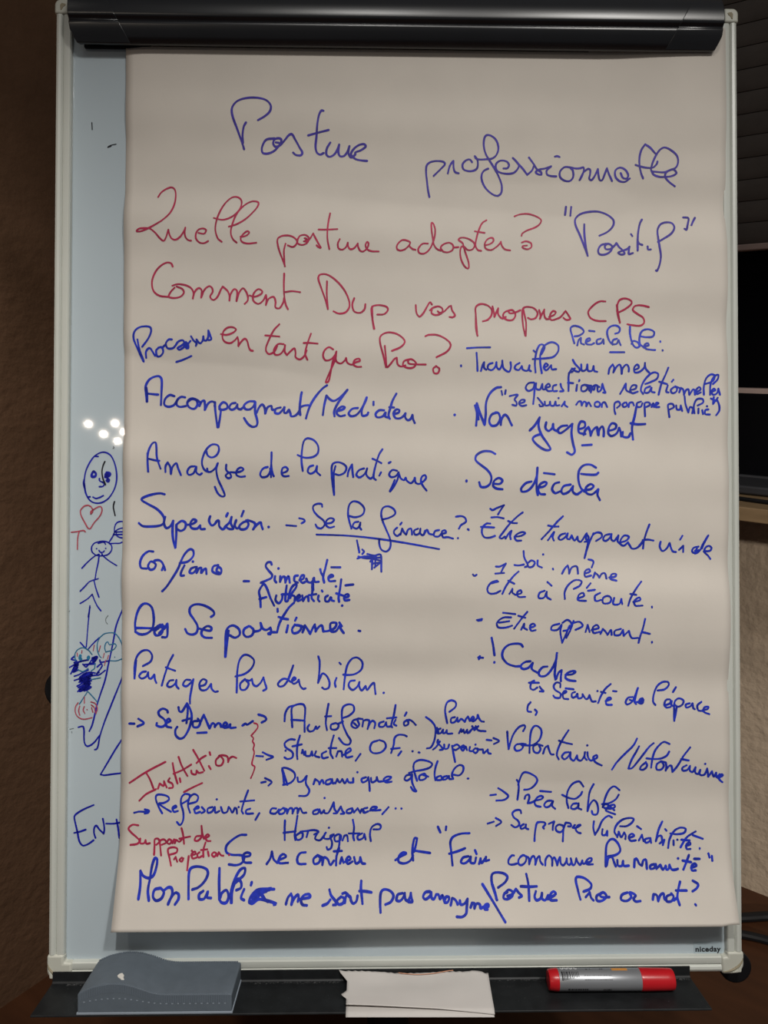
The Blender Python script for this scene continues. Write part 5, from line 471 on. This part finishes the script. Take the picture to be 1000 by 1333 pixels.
('blue handwriting reading "Mon Public ne sont pas anonyme"', 'blue', "267:-2569 -4129 -2563 -4018 -2575 -3891;267:-2575 -3891 -2544 -3932 -2489 -3952 -2445 -3933 -2420 -3858 -2418 -3789 -2441 -3778 -2463 -3844 -2473 -3953 -2483 -4058 -2465 -4142;267:-2366 -4039 -2418 -4052 -2427 -4110 -2394 -4143 -2343 -4124 -2325 -4072 -2359 -4039;267:-2327 -4059 -2284 -4033 -2253 -4040 -2241 -4079 -2258 -4137 -2274 -4175;267:-2274 -4175 -2252 -4124 -2211 -4079 -2179 -4093 -2176 -4131 -2205 -4176;267:-2077 -4132 -2087 -4021 -2091 -3901 -2068 -3867 -1999 -3858 -1921 -3882 -1904 -3922 -1930 -3983 -1987 -4035 -2046 -4054;267:-1939 -4068 -1975 -4094 -1971 -4133 -1926 -4133 -1899 -4088 -1893 -4075;267:-1893 -4075 -1897 -4120 -1858 -4127;267:-1792 -3876 -1788 -3984 -1774 -4140;267:-1774 -4140 -1749 -4166 -1704 -4166 -1685 -4115 -1711 -4063 -1755 -4089 -1767 -4127;267:-1658 -4167 -1665 -4076 -1633 -3971 -1584 -3890 -1538 -3877 -1543 -3931 -1587 -3971 -1638 -4011;267:-1651 -4167 -1650 -4063 -1610 -3971 -1570 -3998 -1568 -4044 -1612 -4064;267:-1536 -4058 -1562 -4129 -1531 -4148;267:-1464 -3999 -1470 -4023;267:-1239 -4060 -1331 -4059 -1407 -4065 -1465 -4117 -1477 -4168 -1433 -4142 -1390 -4091 -1330 -4079;267:-1477 -4168 -1446 -4178 -1387 -4143 -1295 -4156 -1211 -4182 -1233 -4188;267:-1421 -4078 -1270 -4053;267:-1435 -4104 -1403 -4130 -1361 -4065;267:-1376 -4072 -1326 -4143 -1295 -4163;267:-1418 -4130 -1374 -4104 -1342 -4130;267:-1406 -4085 -1285 -4066;267:-1456 -4129 -1414 -4078;267:-1405 -4094 -1360 -4089 -1315 -4079;267:-1406 -4072 -1361 -4065;260:-1116 -4185 -1099 -4132 -1070 -4100;260:-1070 -4100 -1053 -4138 -1062 -4189;260:-1062 -4189 -1038 -4139 -1001 -4107 -993 -4126 -999 -4164;260:-984 -4145 -931 -4139 -879 -4127 -891 -4105 -940 -4113 -969 -4152 -952 -4190 -910 -4197;260:-755 -4200 -710 -4185 -680 -4154;260:-689 -4070 -673 -4115 -626 -4167 -618 -4192 -649 -4196;260:-581 -4135 -611 -4161 -596 -4192 -550 -4180 -543 -4142 -574 -4129;260:-559 -4103 -529 -4097 -482 -4136;260:-535 -4180 -521 -4123 -482 -4129 -474 -4161 -451 -4187 -421 -4168 -409 -4123;260:-373 -3999 -376 -4058 -368 -4124 -360 -4188;260:-391 -4084 -330 -4087 -272 -4096;260:-181 -4262 -185 -4189 -177 -4099 -146 -4073 -85 -4086 -52 -4126 -78 -4177 -132 -4199;260:37 -4107 -9 -4119 -22 -4164 13 -4171 52 -4133 60 -4107;260:60 -4107 67 -4158 90 -4171 113 -4139 121 -4107;260:121 -4107 128 -4152 135 -4178 97 -4180;260:313 -4095 267 -4102 243 -4140 266 -4160 312 -4134 325 -4102;260:325 -4102 327 -4147 350 -4160 374 -4122;260:374 -4122 397 -4122 411 -4161 435 -4129 456 -4186;260:456 -4186 473 -4142 503 -4148 486 -4187 456 -4186;260:516 -4212 533 -4155;260:533 -4155 556 -4162 578 -4187 585 -4206;260:609 -4175 615 -4207 654 -4200 686 -4162;260:686 -4162 675 -4232 665 -4282 626 -4307 573 -4306;260:713 -4232 731 -4195;260:731 -4195 753 -4201 751 -4239;260:751 -4239 776 -4201 806 -4208 812 -4239 843 -4227 889 -4227 890 -4208 859 -4214 850 -4246 880 -4249;260:841 -4037 896 -4119 980 -4247 1048 -4350"),
('blue handwriting reading "Posture Pro or not ?"', 'blue', "252:981 -4171 958 -4106 935 -4014 943 -3953 982 -3936 1059 -3945 1096 -3975 1071 -4021 998 -4067;252:946 -4047 965 -4113 977 -4171;252:1088 -4107 1057 -4120 1047 -4158 1085 -4165 1132 -4140 1142 -4107 1105 -4087 1073 -4107;252:1086 -4139 1133 -4127 1175 -4081;252:1175 -4081 1203 -4114 1232 -4140 1201 -4153;252:1288 -3952 1302 -4029 1304 -4108 1301 -4179;252:1226 -4058 1315 -4062 1385 -4059;252:1374 -4102 1358 -4147 1375 -4176 1415 -4161 1434 -4116;252:1434 -4116 1430 -4161 1460 -4176 1494 -4135;252:1494 -4135 1484 -4167 1515 -4155 1572 -4123 1551 -4103 1518 -4129 1514 -4174 1575 -4177;244:1814 -4170 1798 -4098 1788 -3986 1863 -3986 1935 -4040 1924 -4079 1852 -4105;244:1870 -4151 1913 -4112;244:1913 -4112 1923 -4157 1944 -4179;244:2028 -4119 1978 -4145 1982 -4183 2036 -4180 2079 -4145 2051 -4113 2011 -4132 2032 -4152 2106 -4152;244:2290 -4113 2234 -4133 2221 -4172 2274 -4184 2324 -4152 2313 -4113 2358 -4126 2371 -4139 2345 -4165 2365 -4188 2411 -4184;244:2536 -4171 2549 -4126;244:2549 -4126 2579 -4132 2588 -4184;244:2588 -4184 2617 -4132 2650 -4119 2651 -4165 2672 -4180;244:2726 -4125 2677 -4145 2672 -4184 2718 -4184 2746 -4145 2726 -4118;244:2828 -4015 2800 -4085 2783 -4151 2797 -4216;244:2742 -4177 2783 -4151;244:2776 -4092 2883 -4091;244:2955 -4006 3005 -4037 2986 -4071 2941 -4098;244:2953 -4211 2958 -4217"),
]
for i, (label, colour, s) in enumerate(PAPER_INK):
    ink_obj('handwriting', label, colour, decode(s), paper_out, .00022 + .00003*list(INK).index(colour), paper)

# ------------------------------------------------------------------ things in the tray
SHELF = -.5003
def on_tray(x, y, z=SHELF): return BOARD @ Matrix.Translation((x, y, z))

# felt eraser: a prism with a humped top
EP = [(-.0718, 0), (-.0718, .0185), (-.0700, .0203), (-.0650, .0226), (-.0590, .0250), (-.0500, .0273), (-.0420, .0284), (-.0340, .0283), (-.0270, .0275), (-.0180, .0250),
      (-.0100, .0222), (-.0030, .0198), (.0040, .0185), (.0120, .0180), (.0300, .0180), (.0500, .0180), (.0700, .0179), (.0714, .0170), (.0716, 0)]
er = thing('board_eraser', 'grey humped felt eraser lying at the left end of the tray', 'eraser', on_tray(-.2292, -.0325))
body = mesh_obj('felt_body', *extrude_y([(x, z + (.0020 if z == 0 else 0)) for x, z in EP], -.0250, .0255), M['eraser'], parent=er, bevel=.0011, bseg=3, smooth=True, angle=40)
mesh_obj('backing_plate', *boxes((-.0726, .0724, -.0257, .0260, 0, .0021)), M['eraser_rim'], parent=er, bevel=.0005, label='paler grey backing plate')
def top_at(x):
    for (xa, za), (xb, zb) in zip(EP[1:], EP[2:]):
        if xa <= x <= xb: return za + (zb-za)*(x-xa)/max(xb-xa, 1e-9)
    return .017
for name, rib in (('front_ribs', 0), ('back_ribs', 1)):
    V, F = [], []; x = -.069
    while x < .0690:
        q = top_at(x)
        a, b = boxes((x - .00042, x + .00042, -.0253, -.02495, q - .0078, q - .0006), (x - .00042, x + .00042, -.0249, -.0238, q - .0010, q + .00012)) if rib == 0 else boxes((x - .0008, x + .0008, .0240, .0259, q - .0100, q + .0008))
        i0 = len(V); V += a; F += [tuple(k+i0 for k in f) for f in b]
        x += .0021
    mesh_obj(name, V, F, M['eraser_rib'], parent=body)
V, F = [], []
for k in range(25):
    x = -.0655 + k*.00545; t = top_at(x)*.50 + .0005
    a, b = boxes((x - .0008, x + .0008, -.02525, -.02495, t - .0004, t + .0004))
    i0 = len(V); V += a; F += [tuple(k2+i0 for k2 in f) for f in b]
mesh_obj('stitching', V, F, M['eraser_rim'], parent=body, label='row of pale stitches along the front')
blob = [(-.0052, .0008), (-.0040, .0036), (-.0012, .0048), (.0006, .0030), (.0022, .0012), (.0030, -.0030), (.0046, -.0046), (.0014, -.0050), (-.0010, -.0030), (-.0034, -.0016)]
zt = top_at(-.0345)
V, F = extrude_z([(x*.85 - .0345, y*1.0 - .0140) for x, y in blob], zt - .0006, zt + .0007)
mesh_obj('label_scrap', V, F, M['glue'], parent=er, bevel=.0003, label='torn white scrap stuck on top')

# folded paper scrap
ps = thing('folded_paper_scrap', 'torn white folded paper scrap lying across the middle of the tray', 'paper', on_tray(.018, -.036))
back = [(-.0775, .0097), (-.0765, .0083), (-.055, .0081), (-.033, .0069), (-.018, .0054), (-.002, .0055), (.015, .0060), (.032, .0068), (.050, .0066), (.056, .0075), (.064, .0070), (.0685, .0050), (.0722, .0046)]
def back_z(x):
    for (a, za), (b, zb) in zip(back, back[1:]):
        if a <= x <= b: return za + (zb-za)*(x-a)/(b-a)
    return back[0][1] if x < back[0][0] else back[-1][1]
def scrap_layer(xl, xr, y_front, lift, droop, ripple):
    n, m_ = 46, 26; V, F = [], []
    for j in range(m_+1):
        v = j/m_
        x0 = xl(v); x1 = xr(v)
        for i in range(n+1):
            u = i/n; x = x0 + (x1-x0)*u
            yb = .0252; yf = y_front(u); y = yb + (yf-yb)*v
            zb = back_z(x) + .0004*math.sin(x*900)*(v < .02)
            z = zb*(1-v)**2.2 + .0006 + lift(u, v) + ripple*noise.noise((x*25, y*40, 1.5))*math.sin(math.pi*min(1, v*1.2))
            if y < -.0225: z -= droop*((-.0225 - y)/.006)
            V.append((x, y, max(z, .0003 if y > -.022 else -1)))
    for j in range(m_):
        for i in range(n):
            a = j*(n+1)+i; F.append((a, a+1, a+n+2, a+n+1))
    return V, F
V, F = scrap_layer(lambda v: -.0690 if v > .08 else -.0700, lambda v: .0668 + .0030*v, lambda u: -.0265 - .0012*u, lambda u, v: 0, .0030, .0002)
o = mesh_obj('lower_layer', V, F, M['scrap'], parent=ps, smooth=True); o.modifiers.new('t', 'SOLIDIFY').thickness = .0003
def left_edge(v):
    if v < .28: return -.0775 + .0088*(v/.28)
    if v < .55: return -.0690
    if v < .66: return -.0690 - .0055*(v-.55)/.11
    if v < .80: return -.0745 + .0055*(v-.66)/.14
    return -.0690
V, F = scrap_layer(left_edge, lambda v: .0722 - .0030*v + .001*v, lambda u: -.0175 - .0092*u**1.3, lambda u, v: .0012 + .0028*v*(1-u)*.9 + .0006*math.sin(3.1*v), .0030, .0010)
top = mesh_obj('upper_layer', V, F, M['scrap'], parent=ps, smooth=True); top.modifiers.new('t', 'SOLIDIFY').thickness = .0003
tr = [(-.018, .0239), (-.010, .0226), (.000, .0216), (.010, .0216), (.020, .0224), (.029, .0238), (.037, .0247)]
P = []
for x, y in tr:
    v = (.0252 - y)/(.0252 + .022); P.append((x, y, back_z(x)*(1-v)**2.2 + .0006 + .0026 + .0030*v*.5))
V, F = [], []
for i, p in enumerate(spline(P)):
    V += [(p.x, p.y - .0003, p.z + .0003), (p.x, p.y + .0004, p.z + .0005)]
F = [(2*i, 2*i+1, 2*i+3, 2*i+2) for i in range(len(V)//2 - 1)]
mesh_obj('pen_trace', V, F, M['scrap_edge'], parent=ps, label='faint orange pen trace at the torn edge')

# red marker
R_ = .0106
mk = thing('marker_pen', 'red capped marker pen with silver barrel lying in the tray', 'marker', on_tray(.2080, -.0290, SHELF + .0003) @ Matrix.Rotation(math.radians(.35), 4, 'Y') @ Matrix.Scale(.962, 4))
def lathe_x(prof, n=40):
    V, F = [], []
    for x, r in prof:
        V += [(x, r*math.cos(2*math.pi*k/n), R_ + r*math.sin(2*math.pi*k/n)) for k in range(n)]
    for i in range(len(prof)-1):
        for k in range(n): F.append((i*n+k, i*n+(k+1) % n, (i+1)*n+(k+1) % n, (i+1)*n+k))
    F.append(tuple(range(n))); F.append(tuple(range((len(prof)-1)*n, len(prof)*n)))
    return V, F
barrel = mesh_obj('barrel', *lathe_x([(-.0555, .0100), (-.0552, .0102), (.0300, .0102), (.0304, .0100)]), M['silver'], parent=mk, smooth=True)
mesh_obj('end_plug', *lathe_x([(-.0645, .0078), (-.0642, .0088), (-.0632, .0095), (-.0565, .0103), (-.0555, .0104), (-.0545, .0102)]), M['red_plastic'], parent=mk, smooth=True, label='red end plug')
mesh_obj('cap', *lathe_x([(.0290, .0101), (.0296, .0104), (.0315, .0105), (.0560, .0101), (.0618, .0099), (.0634, .0094), (.0640, .0084)]), M['red_plastic'], parent=mk, smooth=True, label='red cap')
def wrap(pts, r=.01027):                       # (along, angle in degrees, 0 = up, positive = towards the front)
    return [(x, -r*math.sin(math.radians(a)), R_ + r*math.cos(math.radians(a))) for x, a in pts]
def patches(rects, m, name):
    V, F = [], []
    for x0, x1, a0, a1 in rects:
        n = max(2, int(abs(a1-a0)/6) + 1); i0 = len(V)
        for k in range(n+1):
            a = a0 + (a1-a0)*k/n; V += wrap([(x0, a), (x1, a)])
        F += [(i0+2*k, i0+2*k+1, i0+2*k+3, i0+2*k+2) for k in range(n)]
    return mesh_obj(name, V, F, m, parent=barrel, smooth=True)
bars, x = [], -.0520
for w in (14, 9, 6, 11, 5, 8, 4, 6, 5, 3, 4, 5, 3, 4):
    bars.append((x, x + w*.00011, 16, 64 - (x + .052)*900)); x += w*.00011 + .00062
patches(bars, M['print_black'], 'barcode')
rows = []
for a, xs, xe in ((39, -.0290, -.0010), (60, -.0290, -.0010)):
    x = xs
    while x < xe:
        w = random.uniform(.0006, .0024); rows.append((x, min(x+w, xe), a-1.7, a+1.7)); x += w + random.uniform(.0003, .0008)
patches(rows, M['print_black'], 'small_print')
rows = []
for a, xs, xe in ((116, -.0460, -.0250), (119, -.0100, -.0020)):
    x = xs
    while x < xe:
        w = random.uniform(.0008, .0024); rows.append((x, min(x+w, xe), a-6, a+6)); x += w + random.uniform(.0004, .0010)
patches(rows + [(-.026, -.0245, -4, 3), (-.0222, -.0212, -6, 1), (-.0120, -.0106, -6, 0), (-.0100, -.0086, -6, 0)], M['print_black'], 'dark_print')
patches([(.0005, .0165, -14, 10)], M['print_orange'], 'orange_badge')
def wrapped_text(s, x0, a0, size, m, name):
    V, F, tw, th = text_mesh(s, size, .0002)
    bm = bmesh.new(); vs = [bm.verts.new((x, y, 0)) for x, y in V]
    for f in F: bm.faces.new([vs[i] for i in f])
    bmesh.ops.triangulate(bm, faces=bm.faces); bmesh.ops.subdivide_edges(bm, edges=bm.edges, cuts=3, use_grid_fill=True)
    bm.verts.index_update(); V = [(v.co.x, v.co.y) for v in bm.verts]; F = [tuple(v.index for v in f.verts) for f in bm.faces]; bm.free()
    return mesh_obj(name, [wrap([(x0 - u*.0175/tw, a0 + math.degrees((v)/.0102))], .01034)[0] for u, v in V], F, m, parent=barrel)
wrapped_text('2000', -.0345, -40, .0095, M['print_white'], 'lettering')
